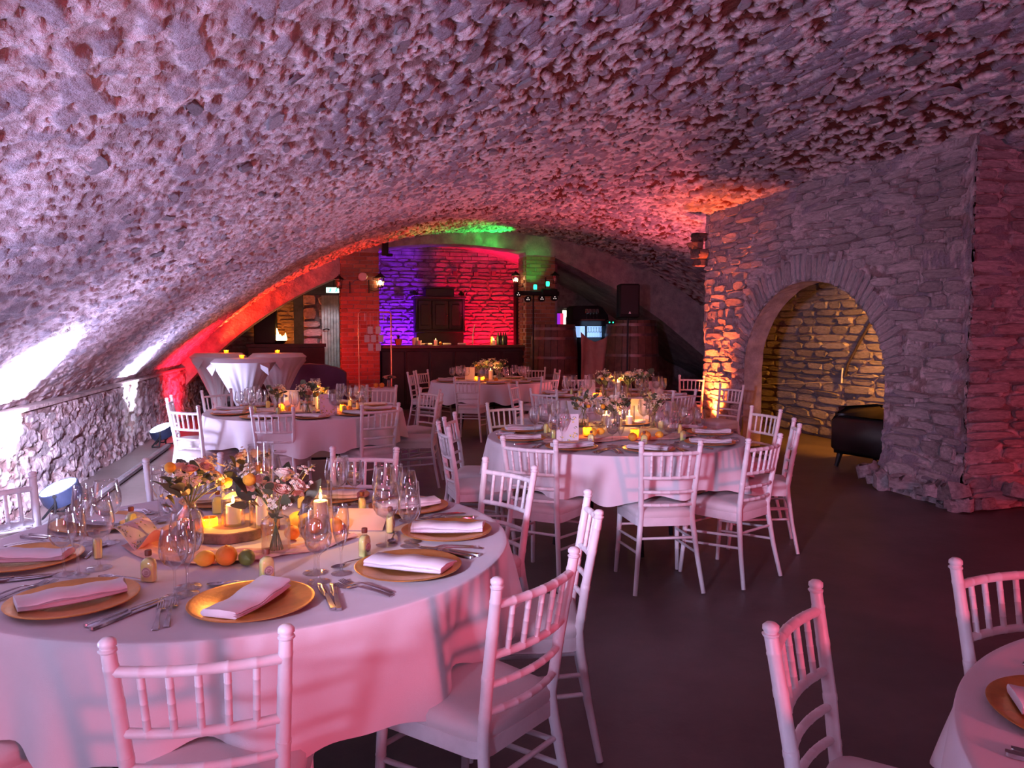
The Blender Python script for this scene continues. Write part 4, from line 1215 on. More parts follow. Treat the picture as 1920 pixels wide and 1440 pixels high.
gauze(T1, [(-.36,.05),(-.2,-.17),(.0,-.22),(.18,-.18),(.33,-.02)], .075, 1, tb)
gauze(T2, [(-.6,-.22),(-.3,-.26),(.0,-.2),(.25,-.26),(.5,-.1)], .09, 2, 'middle right table')
gauze(T3, [(-.5,-.1),(-.2,-.22),(.15,-.2),(.5,.0)], .08, 3, 'left rear table')
gauze(T5, [(-.4,-.1),(0,-.2),(.4,.0)], .08, 4, 'table before the pier')
gauze(T4, [(-.4,-.1),(0,-.2),(.4,.0)], .08, 5, 'farthest table')

# menu cards
def card(px, py, w, h, tab, where, rz=0.0, tilt=.12, style='plain', z=ZC, fold=True):
    p = P(px, py, z)
    t = thing('menu_card', '%s menu card %s on the %s' % ({'plain': 'plain cream', 'floral': 'white floral', 'kraft': 'peach'}[style], where, tab), 'menu card', (p.x, p.y, z), rz, 'menu cards')
    base = 'white' if style == 'floral' else ('kraft' if style == 'kraft' else 'card')
    def sheet(sgn, m, nm):
        mb = MB(); mb.T = Matrix.Rotation(sgn*tilt, 4, 'X'); mb.box((0, 0, h/2), (w, .0012, h)); return ob(nm, mb.mesh(nm, m), t, (0, -sgn*h*math.sin(tilt)*(1 if True else 0)*1.0*(1 if sgn > 0 else 1), .0))
    f = sheet(-1, base, 'front_sheet'); f.location = (0, -h*math.sin(tilt), 0)
    b = sheet(1, 'card', 'back_sheet'); b.location = (0, h*math.sin(tilt), 0)
    if style == 'floral':
        r = random.Random(px); mb = MB(); my = MB()
        T = Matrix.Rotation(-tilt, 4, 'X') @ Matrix.Translation((0,-.0008,0)); mb.T = T; my.T = T
        for k in range(34):
            edge = k % 4; u = r.uniform(-.45,.45); v = r.uniform(.06,.94)
            if edge < 2: v = r.choice((r.uniform(.05,.25), r.uniform(.75,.95)))
            else: u = r.choice((r.uniform(-.45,-.25), r.uniform(.25,.45)))
            a = r.uniform(0, pi); l = .010
            cx, cz = u*w, v*h
            mb._add([(cx-l*math.cos(a), 0, cz-l*math.sin(a)), (cx-.003*math.sin(a), 0, cz+.003*math.cos(a)), (cx+l*math.cos(a), 0, cz+l*math.sin(a)), (cx+.003*math.sin(a), 0, cz-.003*math.cos(a))], [(0,1,2,3)])
            if k % 3 == 0:
                vs = [(cx+.008*math.cos(q*pi/4)*(1 if q % 2 else .5), -.0003, cz+.008*math.sin(q*pi/4)*(1 if q % 2 else .5)) for q in range(8)]; my._add(vs, [tuple(range(8))])
        ob('leaf_print', mb.mesh('leaf_print', 'print_green'), f); ob('flower_print', my.mesh('flower_print', 'print_yellow'), f)
    return t
def open_card(px, py, rz, tab, where):
    """card lying on the table with its leaves curling up"""
    p = P(px, py, ZC)
    t = thing('menu_card', 'open curling card %s on the %s' % (where, tab), 'menu card', (p.x, p.y, ZC), rz, 'menu cards')
    for s, m, nm in ((-1, 'white', 'printed_leaf'), (1, 'kraft', 'peach_leaf')):
        mb = MB(); vs = []; fs = []; n = 12
        for i in range(n+1):
            u = i/n; x = s*.115*u*(1-.15*u); z = .004 + .075*math.sin(u*pi*.62)**1.3
            for q, y in enumerate((-.085, .085)): vs.append((x, y, z))
            for q, y in enumerate((-.085, .085)): vs.append((x, y, z+.0012))
        for i in range(n):
            a = i*4; b = a+4
            fs += [(a, b, b+1, a+1), (a+2, a+3, b+3, b+2), (a, a+2, b+2, b), (a+1, b+1, b+3, a+3)]
        mb._add(vs, fs); leafo = ob(nm, mb.mesh(nm, m, True, 40), t)
        if s < 0:
            r = random.Random(9); pr = MB(); py_ = MB()
            def srf(u, y): return (s*.115*u*(1-.15*u), y, .004+.075*math.sin(u*pi*.62)**1.3+.0021)
            for k in range(46):
                u = r.uniform(.06,.94); y = r.choice((r.uniform(-.08,-.03), r.uniform(.03,.08), r.uniform(-.08,.08))); du = .07*r.choice((-1,1)); dy = .006
                pr._add([srf(u, y), srf(u+du*.5, y+dy*.5), srf(min(.98,max(.02,u+du)), y+dy), srf(u+du*.5, y-dy*.2)], [(0,1,2,3)])
                if k % 4 == 0: 
                    q = srf(u, y+.006); py_.sphere((q[0], q[1], q[2]), .005, 6, 4, (1,1,.15))
            ob('leaf_print', pr.mesh('leaf_print', 'print_green'), leafo); ob('flower_print', py_.mesh('flower_print', 'print_yellow'), leafo)
open_card(283, 1022, math.radians(-22), tb, 'between left flasks and vase')
p = P(672, 990, ZC)
t = thing('menu_card', 'large peach card lying tilted right of the oranges, front left table', 'menu card', (p.x, p.y, ZC), math.radians(-15), 'menu cards')
mb = MB(); mb.T = Matrix.Rotation(.30, 4, 'X'); mb.box((0, .07, .004), (.20, .16, .0014)); ob('front_sheet', mb.mesh('front_sheet', 'kraft'), t, (0,-.03,.001))
mb = MB(); mb.T = Matrix.Rotation(-.62, 4, 'X'); mb.box((0, .04, .0), (.20, .08, .0014)); ob('back_sheet', mb.mesh('back_sheet', 'card'), t, (0,.112,.048))
# other centrepieces
tb = 'middle right table'
hurricane(1137, 798, .16, .042, .026, .08, tb, 'left candle')
hurricane(1180, 798, .16, .042, .026, .07, tb, 'right candle')
hurricane(1160, 792, .30, .046, .022, .15, tb, 'tall middle candle', power=.5)
tealight(1101, 818, tb, 'beside the floral card')
tealight(1190, 822, tb, 'between the lemons', power=.5)
bouquet(1094, 800, 31, 'bottle', tb, 'left of the candles', 1.1, 2, 14, 5, 2)
bouquet(1152, 806, 33, 'square', tb, 'before the candles', 1.15, 4, 16, 6, 2)
bouquet(1228, 800, 35, 'bottle', tb, 'right of the candles', 1.1, 1, 10, 9, 0)
for a in ((1112,818,'lemon',.030,'left of the vases'),(1126,815,'lemon',.026,'second from left'),(1186,827,'orange',.031,'before the right candle'),(1211,826,'orange',.036,'largest, right of the candles'),(1236,822,'lemon',.026,'at the right end')):
    fruit(a[0], a[1], a[2], a[3], tb, a[4], rot=rnd.uniform(0, 3))
card(1064, 828, .15, .19, tb, 'upright at the left', math.radians(-16), .10, 'floral')
card(1199, 790, .15, .19, tb, 'upright at the back', math.radians(-12), .10, 'plain')
tb = 'left rear table'
hurricane(592, 768, .30, .046, .022, .15, tb, 'tall candle', power=.8)
hurricane(618, 768, .15, .042, .026, .07, tb, 'short candle')
tealight(643, 772, tb, 'right of the floral card'); tealight(528, 770, tb, 'beside the lemons', power=.5)
bouquet(520, 772, 41, 'tube', tb, 'at the left', 1.1, 3, 14, 4, 1); bouquet(577, 774, 43, 'bottle', tb, 'in the middle', 1.25, 2, 18, 6, 1); bouquet(600, 766, 45, 'square', tb, 'behind the tall candle', 1.1, 3, 10, 3, 3)
for a in ((522,775,'lemon',.028,'before the left vase'),(541,772,'orange',.033,'beside the left vase'),(655,772,'orange',.03,'right of the cards')): fruit(a[0], a[1], a[2], a[3], tb, a[4], rot=rnd.uniform(0, 3))
card(548, 768, .15, .19, tb, 'upright at the left', math.radians(-14), .10, 'plain'); card(616, 778, .15, .19, tb, 'upright at the right', math.radians(10), .10, 'floral')
tb = 'table before the pier'
hurricane(1158, 745, .30, .046, .030, .17, tb, 'tall candle', power=1.0); tealight(1116, 748, tb, 'left of the tall candle')
bouquet(1135, 745, 51, 'tube', tb, 'left of the tall candle', 1.25, 3, 16, 5, 3); bouquet(1178, 744, 53, 'tube', tb, 'right of the tall candle', 1.25, 3, 14, 4, 2); bouquet(1204, 744, 55, 'bottle', tb, 'at the right', 1.4, 2, 22, 4, 0)
card(1104, 742, .15, .19, tb, 'upright at the left', math.radians(-14), .10, 'plain'); card(1230, 742, .17, .17, tb, 'upright at the right', math.radians(-40), .10, 'kraft')
tb = 'farthest table'
hurricane(920, 712, .26, .046, .030, .14, tb, 'tall candle', power=1.6); tealight(905, 714, tb, 'left of the tall candle', power=1.3); tealight(893, 714, tb, 'left of centre')
bouquet(900, 711, 61, 'tube', tb, 'left of the tall candle', 1.3, 3, 14, 5, 3); bouquet(915, 709, 63, 'tube', tb, 'behind the tall candle', 1.35, 4, 12, 4, 1); bouquet(937, 711, 65, 'bottle', tb, 'right of the tall candle', 1.35, 3, 16, 3, 1)
card(881, 711, .15, .19, tb, 'upright at the left', math.radians(-14), .10, 'plain')
for a in ((912,716,'lemon',.03,'left of centre'),(930,716,'orange',.033,'right of centre')): fruit(a[0], a[1], a[2], a[3], tb, a[4])

# ------------------------------------------------------------------ flood cans and cable duct
def flood_can(x, y, tilt, label, z=.23, rz=0.0, tau=None):
    t = thing('flood_light', label, 'flood light', (x, y, 0), rz, 'round LED flood cans')
    R = Matrix.Translation((0, 0, z)) @ Vector((-.30, -.26, .92)).to_track_quat('Z', 'Y').to_matrix().to_4x4() @ Matrix.Scale(1.14, 4)
    mb = MB(); mb.T = R; mb.lathe([(.0005,-.075),(.09,-.075),(.122,-.062),(.133,-.03),(.133,.045),(.126,.05),(.122,.036),(.0005,.034)], 28); ob('housing', mb.mesh('housing', 'bluecan', True, 40), t)
    mb = MB(); mb.T = R; mb.lathe([(.0005,.038),(.117,.038),(.119,.046),(.0005,.048)], 28); ob('lens', mb.mesh('lens', 'lens', True, 40), t)
    for s in (-1, 1):
        mb = MB(); mb.tube([(0, s*.142, z), (.0, s*.142, z-.10), (s*.02, s*.12, z-.19), (s*.10, s*.16, .012)], .011, 6); ob('bracket_leg', mb.mesh('bracket_leg', 'blacksteel'), t)
        mb = MB(); mb.tube([(0, s*.142, z-.06), (-.11, s*.10, .012)], .010, 6); ob('bracket_leg', mb.mesh('bracket_leg', 'blacksteel'), t)
        mb = MB(); mb.T = Matrix.Translation((0, s*.150, z)) @ Matrix.Rotation(pi/2, 4, 'X'); mb.lathe([(.016,-.01),(.016,.01)], 10); ob('clamp_knob', mb.mesh('clamp_knob', 'blacksteel'), t)
    mb = MB(); mb.T = R; mb.tube([(-.02,.10,-.09),(-.03,.02,-.12),(.03,-.05,-.12),(.02,-.10,-.09)], .007, 6); ob('handle', mb.mesh('handle', 'blacksteel'), t)
flood_can(-2.12, 6.88, -.38, 'lit white LED flood light on the floor by the left table edge', z=.20)
flood_can(-2.12, 10.88, -.38, 'lit white LED flood light on the floor behind the left chairs', z=.20)
t = thing('cable_duct', 'long grey cable duct on the floor along the left wall', 'cable duct', (-2.05, 0, 0))
for y0, y1, x0, x1 in ((7.1, 10.7, -2.02, -2.06), (2.0, 6.75, -2.13, -2.05)):
    mb = MB(); c = ((x0+x1)/2, (y0+y1)/2, .035); mb.T = Matrix.Translation((x0+2.05-.0, 0, 0)); mb.box((0, (y0+y1)/2, .03), (.065, y1-y0, .05), .01); ob('duct_length', mb.mesh('duct_length', 'duct'), t)
mb = MB(); rr = random.Random(3)
pts = [(-2.3+.12*math.sin(k*1.7), 6.3+.12*math.cos(k*1.3)+k*.012, .02+.012*(k % 3)) for k in range(34)]
mb.tube(pts, .006, 5); thing('coiled_cable', 'tangle of thin cable by the near floor flood light', 'cable', (0,0,0), me=mb.mesh('coiled_cable', 'duct', True, 80))
# red uplight at the pier
t = thing('uplight', 'small red-glowing uplight standing at the pier foot', 'flood light', (5.10, 9.72, 0))
mb = MB(); mb.lathe([(.0005,0),(.055,0),(.06,.01),(.06,.15),(.056,.155),(.052,.145),(.0005,.143)], 18); ob('housing', mb.mesh('housing', 'blacksteel', True, 40), t)
mb = MB(); mb.lathe([(.0005,.147),(.05,.147),(.0005,.150)], 18); ob('lens', mb.mesh('lens', 'redlens'), t)

# ------------------------------------------------------------------ cocktail tables
def cocktail(x, y, zt, R, label, seed):
    r = random.Random(seed)
    t = thing('cocktail_table', 'high round bar table under a stretched cloth, '+label, 'table', (x, y, 0), .3*seed, 'high bar tables')
    mb = MB(); mb.lathe([(.0005,zt-.03),(R,zt-.03),(R,zt-.004),(.0005,zt-.004)], 32); ob('tabletop', mb.mesh('tabletop', 'cutwood'), t)
    mb = MB(); mb.tube([(0,0,.0),(0,0,zt-.03)], .03, 10); mb.lathe([(.0005,0),(.28,0),(.27,.02),(.0005,.03)], 20); ob('pedestal', mb.mesh('pedestal', 'blacksteel', True, 40), t)
    n = 96; vs = []; fs = []; rings = []
    rings.append((lambda a: .001, zt)); rings.append((lambda a: R*.6, zt)); rings.append((lambda a: R*.97, zt)); rings.append((lambda a: R, zt-.006))
    m = 16
    mb = MB()
    for k, (f, z) in enumerate(rings): vs += [(f(a)*math.cos(a), f(a)*math.sin(a), z) for a in [2*pi*i/n for i in range(n)]]
    for k in range(1, m+1):
        q = k/m; z = zt-.006-(zt-.36)*q
        for i in range(n):
            a = 2*pi*i/n; rad = R*max(0,(1-q*1.06))**1.8*.86 + .085 + .06*(1-q)
            rad += (.10*(1-q)*q*3*abs(math.sin(2*a+seed)) - .02*q*(1-q)*4) + .010*math.sin(22*a)*q*(1-q)*3
            vs.append((rad*math.cos(a), rad*math.sin(a), z))
    for k in range(1, 6):
        q = k/5; 
        for i in range(n):
            a = 2*pi*i/n; rad = .085+.17*q+.015*math.sin(16*a)*q; vs.append((rad*math.cos(a), rad*math.sin(a), .36-.33*q))
    K = len(rings)+m+5
    for k in range(K-1):
        for i in range(n): j = (i+1) % n; fs.append((k*n+i, (k+1)*n+i, (k+1)*n+j, k*n+j))
    fs.append(tuple(range(n))); mb._add(vs, fs)
    thing('table_cover', 'white stretched cover of the bar table, '+label, 'tablecloth', (x, y, .004), .3*seed, 'stretched table covers', mb.mesh('table_cover', 'cloth', True, 70))
    # loose corners
    for k in range(3):
        mb = MB(); a = seed+k*2.1
        mb._add([(R*math.cos(a-.5), R*math.sin(a-.5), zt-.002), (R*math.cos(a+.5), R*math.sin(a+.5), zt-.002), ((R+.11)*math.cos(a), (R+.11)*math.sin(a), zt-.13), ((R+.05)*math.cos(a+.15), (R+.05)*math.sin(a+.15), zt-.24)], [(0,1,2),(1,3,2),(0,2,3)])
        ob('cloth_corner', mb.mesh('cloth_corner', 'cloth', True, 80), bpy.data.objects['table_cover'] if False else t, (0,0,.006))
cocktail(-1.14, 11.5, 1.13, .39, 'nearest, lit white', 1)
cocktail(-.74, 12.6, 1.17, .38, 'right rear one beside the sofa', 2)
cocktail(-1.66, 12.9, 1.17, .36, 'left rear one under the arch', 3)
for px, py, z, lab in ((461,676,1.135,'nearest bar table'),(472,667,1.175,'back left bar table'),(524,662,1.175,'red-lit bar table')):
    pass
def tl2(x, y, z, tab):
    t = thing('tealight_holder', 'small glass tealight on the '+tab, 'candle holder', (x, y, z), 0, 'tealights on the bar tables')
    mb = MB(); mb.lathe([(.0005,0),(.03,0),(.036,.05),(.034,.05),(.028,.006),(.0005,.006)], 14); ob('cup', mb.mesh('cup', 'amberglass', True, 50), t)
    mb = MB(); mb.lathe([(.0004,.012),(.010,.020),(.008,.036),(.0004,.052)], 8); ob('flame', mb.mesh('flame', 'flame', True, 60), t)
    lamp('candle_light', 'POINT', (0,0,.056), .9, (1,.42,.1), size=.004, parent=t)
tl2(-1.15, 11.35, 1.133, 'nearest bar table'); tl2(-.74, 12.55, 1.173, 'red-lit bar table'); tl2(-1.52, 12.75, 1.173, 'back left bar table')

# ------------------------------------------------------------------ sofa behind, room beyond
t = thing('booth_sofa', 'purple upholstered curved booth sofa before the left brick pillar', 'sofa', (-.28, 13.9, 0))
mb = MB(); mb.box((0, .05, .22), (1.15, .85, .44), .05); ob('seat', mb.mesh('seat', 'sofa', True, 50), t)
vs = []; mb = MB(); n = 24
o = []
for i in range(n+1):
    a = pi*i/n; o.append((-.60*math.cos(a), -.12-.30*0 + .0*math.sin(a)))
prof = [(-.62,0),(-.62,.62),(-.58,.76),(-.46,.88),(-.25,.95),(0,.97),(.25,.95),(.46,.90),(.58,.84),(.62,.80),(.62,0)]
mb.T = Matrix.Translation((0,-.32,0)) @ Matrix.Rotation(pi/2, 4, 'X'); mb.prism(prof, -.08, .10, .03); ob('backrest', mb.mesh('backrest', 'sofa', True, 50), t)
# door frame and plank door in the far left room
D = 17.3
def X_at(px, Y, py=600): return PY(px, py, Y).x
def Z_at(py, Y, px=600): return PY(px, py, Y).z
dr = struct('door_2', None, 'weathered white plank door standing open below the exit sign')
xa, xb = X_at(603, D), X_at(636, D); zt = Z_at(553, D)
w = (xb-xa)/6
for i in range(6):
    mb = MB(); mb.box((xa+w*(i+.5), D-.02, zt/2+.05), (w*.86, .03, zt-.1)); ob('plank', mb.mesh('plank', 'doorwood'), dr)
for z in (.5, 1.2, 2.05):
    mb = MB(); mb.box(((xa+xb)/2, D+.02, z), (xb-xa, .03, .10)); ob('batten', mb.mesh('batten', 'doorwood'), dr)
mb = MB(); mb.tube([(xa+.02, D-.06, 1.55), (xa+.10, D-.10, 1.57), (xa+.16, D-.06, 1.56)], .01, 6); ob('latch', mb.mesh('latch', 'blacksteel'), dr)
fr = struct('trim_4', None, 'dark door frame posts and lintel of the far doorway')
for px0, px1, y in ((551,569,D-.3),(637,652,D-.1)):
    a, b = X_at(px0, y), X_at(px1, y); mb = MB(); mb.box(((a+b)/2, y, 1.3), (b-a, .2, 2.6), .01); ob('post', mb.mesh('post', 'postwood'), fr)
mb = MB(); mb.box((.15, D-.25, Z_at(536, D)), (1.7, .25, .42), .02); ob('lintel', mb.mesh('lintel', 'postwood'), fr)
# emergency exit sign
ex = PY(626, 544, 15.9)
t = thing('exit_sign', 'lit green and white emergency exit sign above the plank door', 'exit sign', ex, -.1)
mb = MB(); mb.box((0,0,0), (.31,.05,.115), .01); ob('housing', mb.mesh('housing', 'white'), t)
mb = MB(); mb.box((0,-.027,0), (.30,.004,.105)); ob('lit_panel', mb.mesh('lit_panel', 'exitlit'), t)
mb = MB()
for cx in (-.07, .05):
    mb.sphere((cx+.012,-.031,.030), .009, 8, 6, (1,.3,1)); mb.box((cx,-.031,.0), (.018,.003,.04)); mb.box((cx-.014,-.031,-.028), (.026,.003,.010)); mb.box((cx+.016,-.031,-.024), (.010,.003,.026)); mb.box((cx+.018,-.031,.010), (.03,.003,.008))
ob('pictogram', mb.mesh('pictogram', 'exitgreen'), t)
mb = MB(); mb.tube([(0,0,.05),(0,0,.6)], .006, 6); ob('hanger', mb.mesh('hanger', 'blacksteel'), t)
lamp('sign_light', 'POINT', (0,-.06,-.12), 1.2, (.7,1,.9), size=.1, parent=t)

# left room: loudspeaker on a dark bench, fire bowl
p = PY(498, 600, 15.9)
t = thing('loudspeaker', 'large dark loudspeaker cabinet beyond the left arch', 'loudspeaker', (p.x, 15.9, 1.28))
mb = MB(); mb.box((0,0,.36), (.42,.4,.74), .015); ob('cabinet', mb.mesh('cabinet', 'black'), t)
mb = MB(); mb.box((0,-.205,.36), (.37,.01,.68)); ob('grille', mb.mesh('grille', 'blacksteel'), t)
t = thing('side_bench', 'dark sideboard carrying the loudspeaker and the fire bowl', 'sideboard', (-.75, 15.95, 0))
mb = MB(); mb.box((0,0,1.24), (1.5,.5,.06)); ob('top', mb.mesh('top', 'darkwood'), t)
mb = MB(); mb.box((0,0,.6), (1.44,.46,1.2)); ob('body', mb.mesh('body', 'darkwood'), t)
p = PY(525, 628, 15.7)
t = thing('fire_bowl', 'small fire bowl with bright yellow flames left of the doorway', 'fire bowl', (p.x, 15.75, 1.27))
mb = MB(); mb.lathe([(.0005,0),(.06,0),(.11,.05),(.12,.07),(.11,.07),(.10,.055),(.0005,.03)], 18); ob('bowl', mb.mesh('bowl', 'blacksteel'), t)
for dx, h, rr in ((-.06,.26,.05),(.0,.14,.055),(.06,.12,.045),(.10,.17,.03)):
    mb = MB(); mb.lathe([(.0005,.05),(rr,.08),(rr*.9,.05+h*.45),(rr*.4,.05+h*.8),(.002,.05+h)], 10, (dx,0,0)); ob('flame', mb.mesh('flame', 'hotflame', True, 60), t)
lamp('fire_light', 'POINT', (0,-.05,.25), 5, (1,.42,.10), size=.06, parent=t)

# ------------------------------------------------------------------ wall lanterns
def lantern(px, py, Y, label, lit, arm=-1, s=1.0, power=12):
    p = PY(px, py, Y)
    t = thing('wall_lantern', label, 'lantern', p, 0, 'wall lanterns on the brick pillars'); t.scale = (s,)*3
    mb = MB()
    for a in range(4):
        q = pi/4+a*pi/2; mb.tube([(.055*math.cos(q), .055*math.sin(q), -.09), (.095*math.cos(q), .095*math.sin(q), .09)], .006, 5)
    mb.lathe([(.0005,-.10),(.06,-.10),(.06,-.085),(.0005,-.085)], 4); mb.lathe([(.115,.09),(.12,.10),(.05,.15),(.035,.17),(.0005,.175)], 4); mb.lathe([(.012,.17),(.018,.185),(.0005,.21)], 8)
    ob('frame', mb.mesh('frame', 'lantern', True, 40), t)
    mb = MB(); mb.lathe([(.050,-.085),(.088,.085)], 4); ob('panes', mb.mesh('panes', 'glass'), t)
    mb = MB(); mb.sphere((0,0,-.0), .034, 12, 8, (1,1,1.3)); ob('bulb', mb.mesh('bulb', 'bulb' if lit else 'white', True, 80), t)
    mb = MB(); mb.tube([(arm*.22,0,-.14),(arm*.12,0,-.17),(0,0,-.15),(0,0,-.10)], .009, 6); mb.box((arm*.225,0,-.08), (.02,.07,.26)); ob('arm', mb.mesh('arm', 'lantern', True, 50), t)
    if lit: lamp('lantern_light', 'POINT', (0,-.0,.0), power, (1,.60,.24), size=.02, parent=t)
lantern(713, 530, 14.75, 'lit lantern right of the left brick pillar, bright glow', True, -1, .95, 16)
lantern(967, 524, 15.0, 'lit lantern left of the right brick pillar', True, 1, .85, 14)
lantern(1040, 524, 14.8, 'unlit dark lantern right of the right brick pillar', False, -1, .85)
lantern(636, 532, 14.8, 'unlit reddish lantern left of the left brick pillar', False, 1, .85)
p = PY(680, 519, 14.76)
mb = MB(); mb.T = Matrix.Rotation(pi/2, 4, 'X'); mb.lathe([(.0005,-.04),(.075,-.04),(.083,.0),(.083,.03),(.07,.05),(.0005,.055)], 24)
thing('round_lamp', 'white round unlit lamp on the left brick pillar', 'lamp', p, me=mb.mesh('round_lamp', 'white', True, 40))
mb = MB(); mb.tube([PY(680,519,14.78), PY(668,524,14.78), PY(652,536,14.78)], .006, 5); thing('lamp_cable', 'thin cable running from the white round lamp down the brick', 'cable', me=mb.mesh('lamp_cable', 'duct'))
p = PY(722, 468, 14.7)
mb = MB(); mb.box((0,0,.04), (.12,.12,.30), .01); mb.box((.08,0,-.10), (.12,.10,.05), .01); thing('steel_bracket', 'dark iron bracket hanging above the lit lantern', 'bracket', p, me=mb.mesh('steel_bracket', 'blacksteel'))

# ------------------------------------------------------------------ bar
YB0 = 15.0
t = thing('bar_counter', 'long dark wooden bar counter between the brick pillars', 'bar counter', (2.45, YB0+.25, 0))
w = PR[0]-PL[1]
mb = MB(); mb.box((0, .0, .59), (w-.04, .50, 1.18)); ob('body', mb.mesh('body', 'darkwood'), t)
npan = 6
for i in range(npan):
    x = -w/2 + w*(i+.5)/npan; mb = MB(); mb.box((x, -.262, .60), (w/npan-.05, .03, 1.05), .006); ob('front_panel', mb.mesh('front_panel', 'darkwood'), t)
mb = MB(); mb.box((0, -.05, 1.215), (w-.02, .68, .06), .012); ob('bar_top', mb.mesh('bar_top', 'barwood'), t)
ZB = 1.247
def on_bar(px, me_name, me, label, cat, y=YB0+.18, grp=None, extra=None):
    p = PY(px, 640, y); return thing(me_name, label, cat, (p.x, y, ZB), 0, grp, me)
# candles, pots, cups on the bar
p = PY(817, 640, YB0+.1); candle(p.x, p.y, ZB, .035, .10, 'bar counter', 'candle left of centre', True, 2.0)
p = PY(926, 640, YB0+.1); candle(p.x, p.y, ZB, .035, .09, 'bar counter', 'candle at the right end', True, 1.5)
mb = MB(); mb.lathe([(.0005,0),(.055,0),(.075,.10),(.082,.10),(.082,.125),(.07,.125),(.065,.02),(.0005,.02)], 18)
t = on_bar(747, 'flower_pot', None, 'terracotta flower pot on the left end of the bar', 'plant pot'); ob('pot', mb.mesh('pot', 'terracotta', True, 40), t)
for k in range(16):
    a = k*2.4; d = Vector((math.cos(a)*.7, math.sin(a)*.7, 1)).normalized(); ob('leaf', LEAF[k % 4], t, (0,0,.11), d.to_track_quat('Y','Z').to_euler(), (1.3,)*3)
mb = MB(); mb.lathe([(.0005,0),(.03,0),(.038,.09),(.036,.09),(.028,.005),(.0005,.005)], 14); cup = mb.mesh('cup', 'white', True, 40)
for k, px in enumerate((776, 781, 787)):
    for q in range(3 if k < 2 else 1):
        o_ = on_bar(px, 'paper_cup', cup, 'white cups stacked on the bar left of the candle', 'cup', YB0+.16+.07*(k % 2), 'white cups stacked on the bar'); o_.location.z = ZB+q*.03
for k, px in enumerate((795, 802, 838, 866)):
    mb = MB(); mb.box((0,0,.02), (.16,.12,.04), .01); on_bar(px, 'folded_towel', mb.mesh('folded_towel', 'cloth'), ['folded white cloth behind the bar cups', 'folded white cloth nearest the bar candle', 'folded white cloth right of the bar candle', 'folded white cloth before the cabinet right side'][k], 'cloth', YB0+.25)
mb = MB(); mb.sphere((0,0,.035), .035, 12, 8); on_bar(826, 'orange', mb.mesh('orange', 'orange', True, 80), 'orange on the bar beside the candle', 'orange', YB0+.1)
mb = MB(); mb.lathe([(.0005,0),(.032,0),(.035,.01),(.035,.14),(.014,.19),(.013,.25),(.0005,.25)], 14); bt = mb.mesh('bottle', 'bottledark', True, 40)
for k, px in enumerate((934, 939, 944, 948)): on_bar(px, 'bottle', bt, 'dark bottles grouped at the right end of the bar', 'bottle', YB0+.2+.06*(k % 2), 'dark bottles at the right end of the bar')
mb = MB(); mb.box((0,0,.09), (.22,.12,.18), .02); t = on_bar(941, 'crate', mb.mesh('crate', 'blacksteel'), 'dark metal caddy on the right end of the bar', 'caddy', YB0+.38)
mb = MB(); mb.tube([(0,0,0),(.0,0,.16)], .03, 10); on_bar(922, 'small_jar', mb.mesh('small_jar', 'print_yellow'), 'yellow jar left of the bar end candle', 'jar', YB0+.2)
p = PY(889, 640, 15.6); mb = MB(); mb.tube([(p.x-.03,15.6,1.25),(p.x-.03,15.6,1.42),(p.x+.01,15.6,1.66)], .011, 8); thing('beer_tap', 'shiny slanted tap rising behind the bar', 'tap', me=mb.mesh('beer_tap', 'white', True, 60))
# carved cabinet behind the bar
YC = 16.4
xa, xb = X_at(777, YC), X_at(873, YC); cw = xb-xa; cx = (xa+xb)/2
t = thing('carved_cabinet', 'tall dark carved wooden cabinet against the purple and red wall', 'cabinet', (cx, YC+.25, 0))
zt = Z_at(557, YC); zt2 = Z_at(541, YC); zm = Z_at(622, YC)
mb = MB(); mb.box((0,.02,zm/2), (cw*.92,.5,zm)); ob('base', mb.mesh('base', 'darkwood'), t)
mb = MB(); mb.box((0,0,(zm+zt)/2), (cw*.94,.48,zt-zm)); ob('body', mb.mesh('body', 'darkwood'), t)
for k, (x, ww) in enumerate(((-.30,.26),(.0,.32),(.30,.26))):
    mb = MB(); mb.box((x*cw,-.25,(zm+zt)/2), (ww*cw,.03,(zt-zm)*.86), .01); dd = ob('door', mb.mesh('door', 'darkwood'), t)
    mb = MB(); mb.box((x*cw,-.27,(zm+zt)/2), (ww*cw*.62,.02,(zt-zm)*.62), .01); ob('carved_panel', mb.mesh('carved_panel', 'darkwood'), dd)
    mb = MB(); mb.sphere((x*cw+ww*cw*.42,-.28,(zm+zt)/2), .014, 8, 6); ob('knob', mb.mesh('knob', 'hoop'), dd)
mb = MB(); mb.box((0,-.02,zt+.02), (cw*1.02,.56,.05), .012); mb.box((0,-.02,zm), (cw*.99,.54,.05), .012); ob('cornice', mb.mesh('cornice', 'darkwood'), t)
mb = MB(); mb.box((0,0,(zt+zt2)/2+.03), (cw*.55,.46,zt2-zt)); mb.box((0,-.02,zt2+.05), (cw*.6,.52,.045), .012); ob('crown', mb.mesh('crown', 'darkwood'), t)
for s in (-1, 1):
    mb = MB(); mb.lathe([(.0005,zm),(.03,zm),(.035,zm+.1),(.022,zm+.2),(.028,(zm+zt)/2),(.022,zt-.2),(.035,zt-.1),(.03,zt)], 12, (s*cw*.46,-.25,0)); ob('turned_column', mb.mesh('turned_column', 'darkwood', True, 50), t)
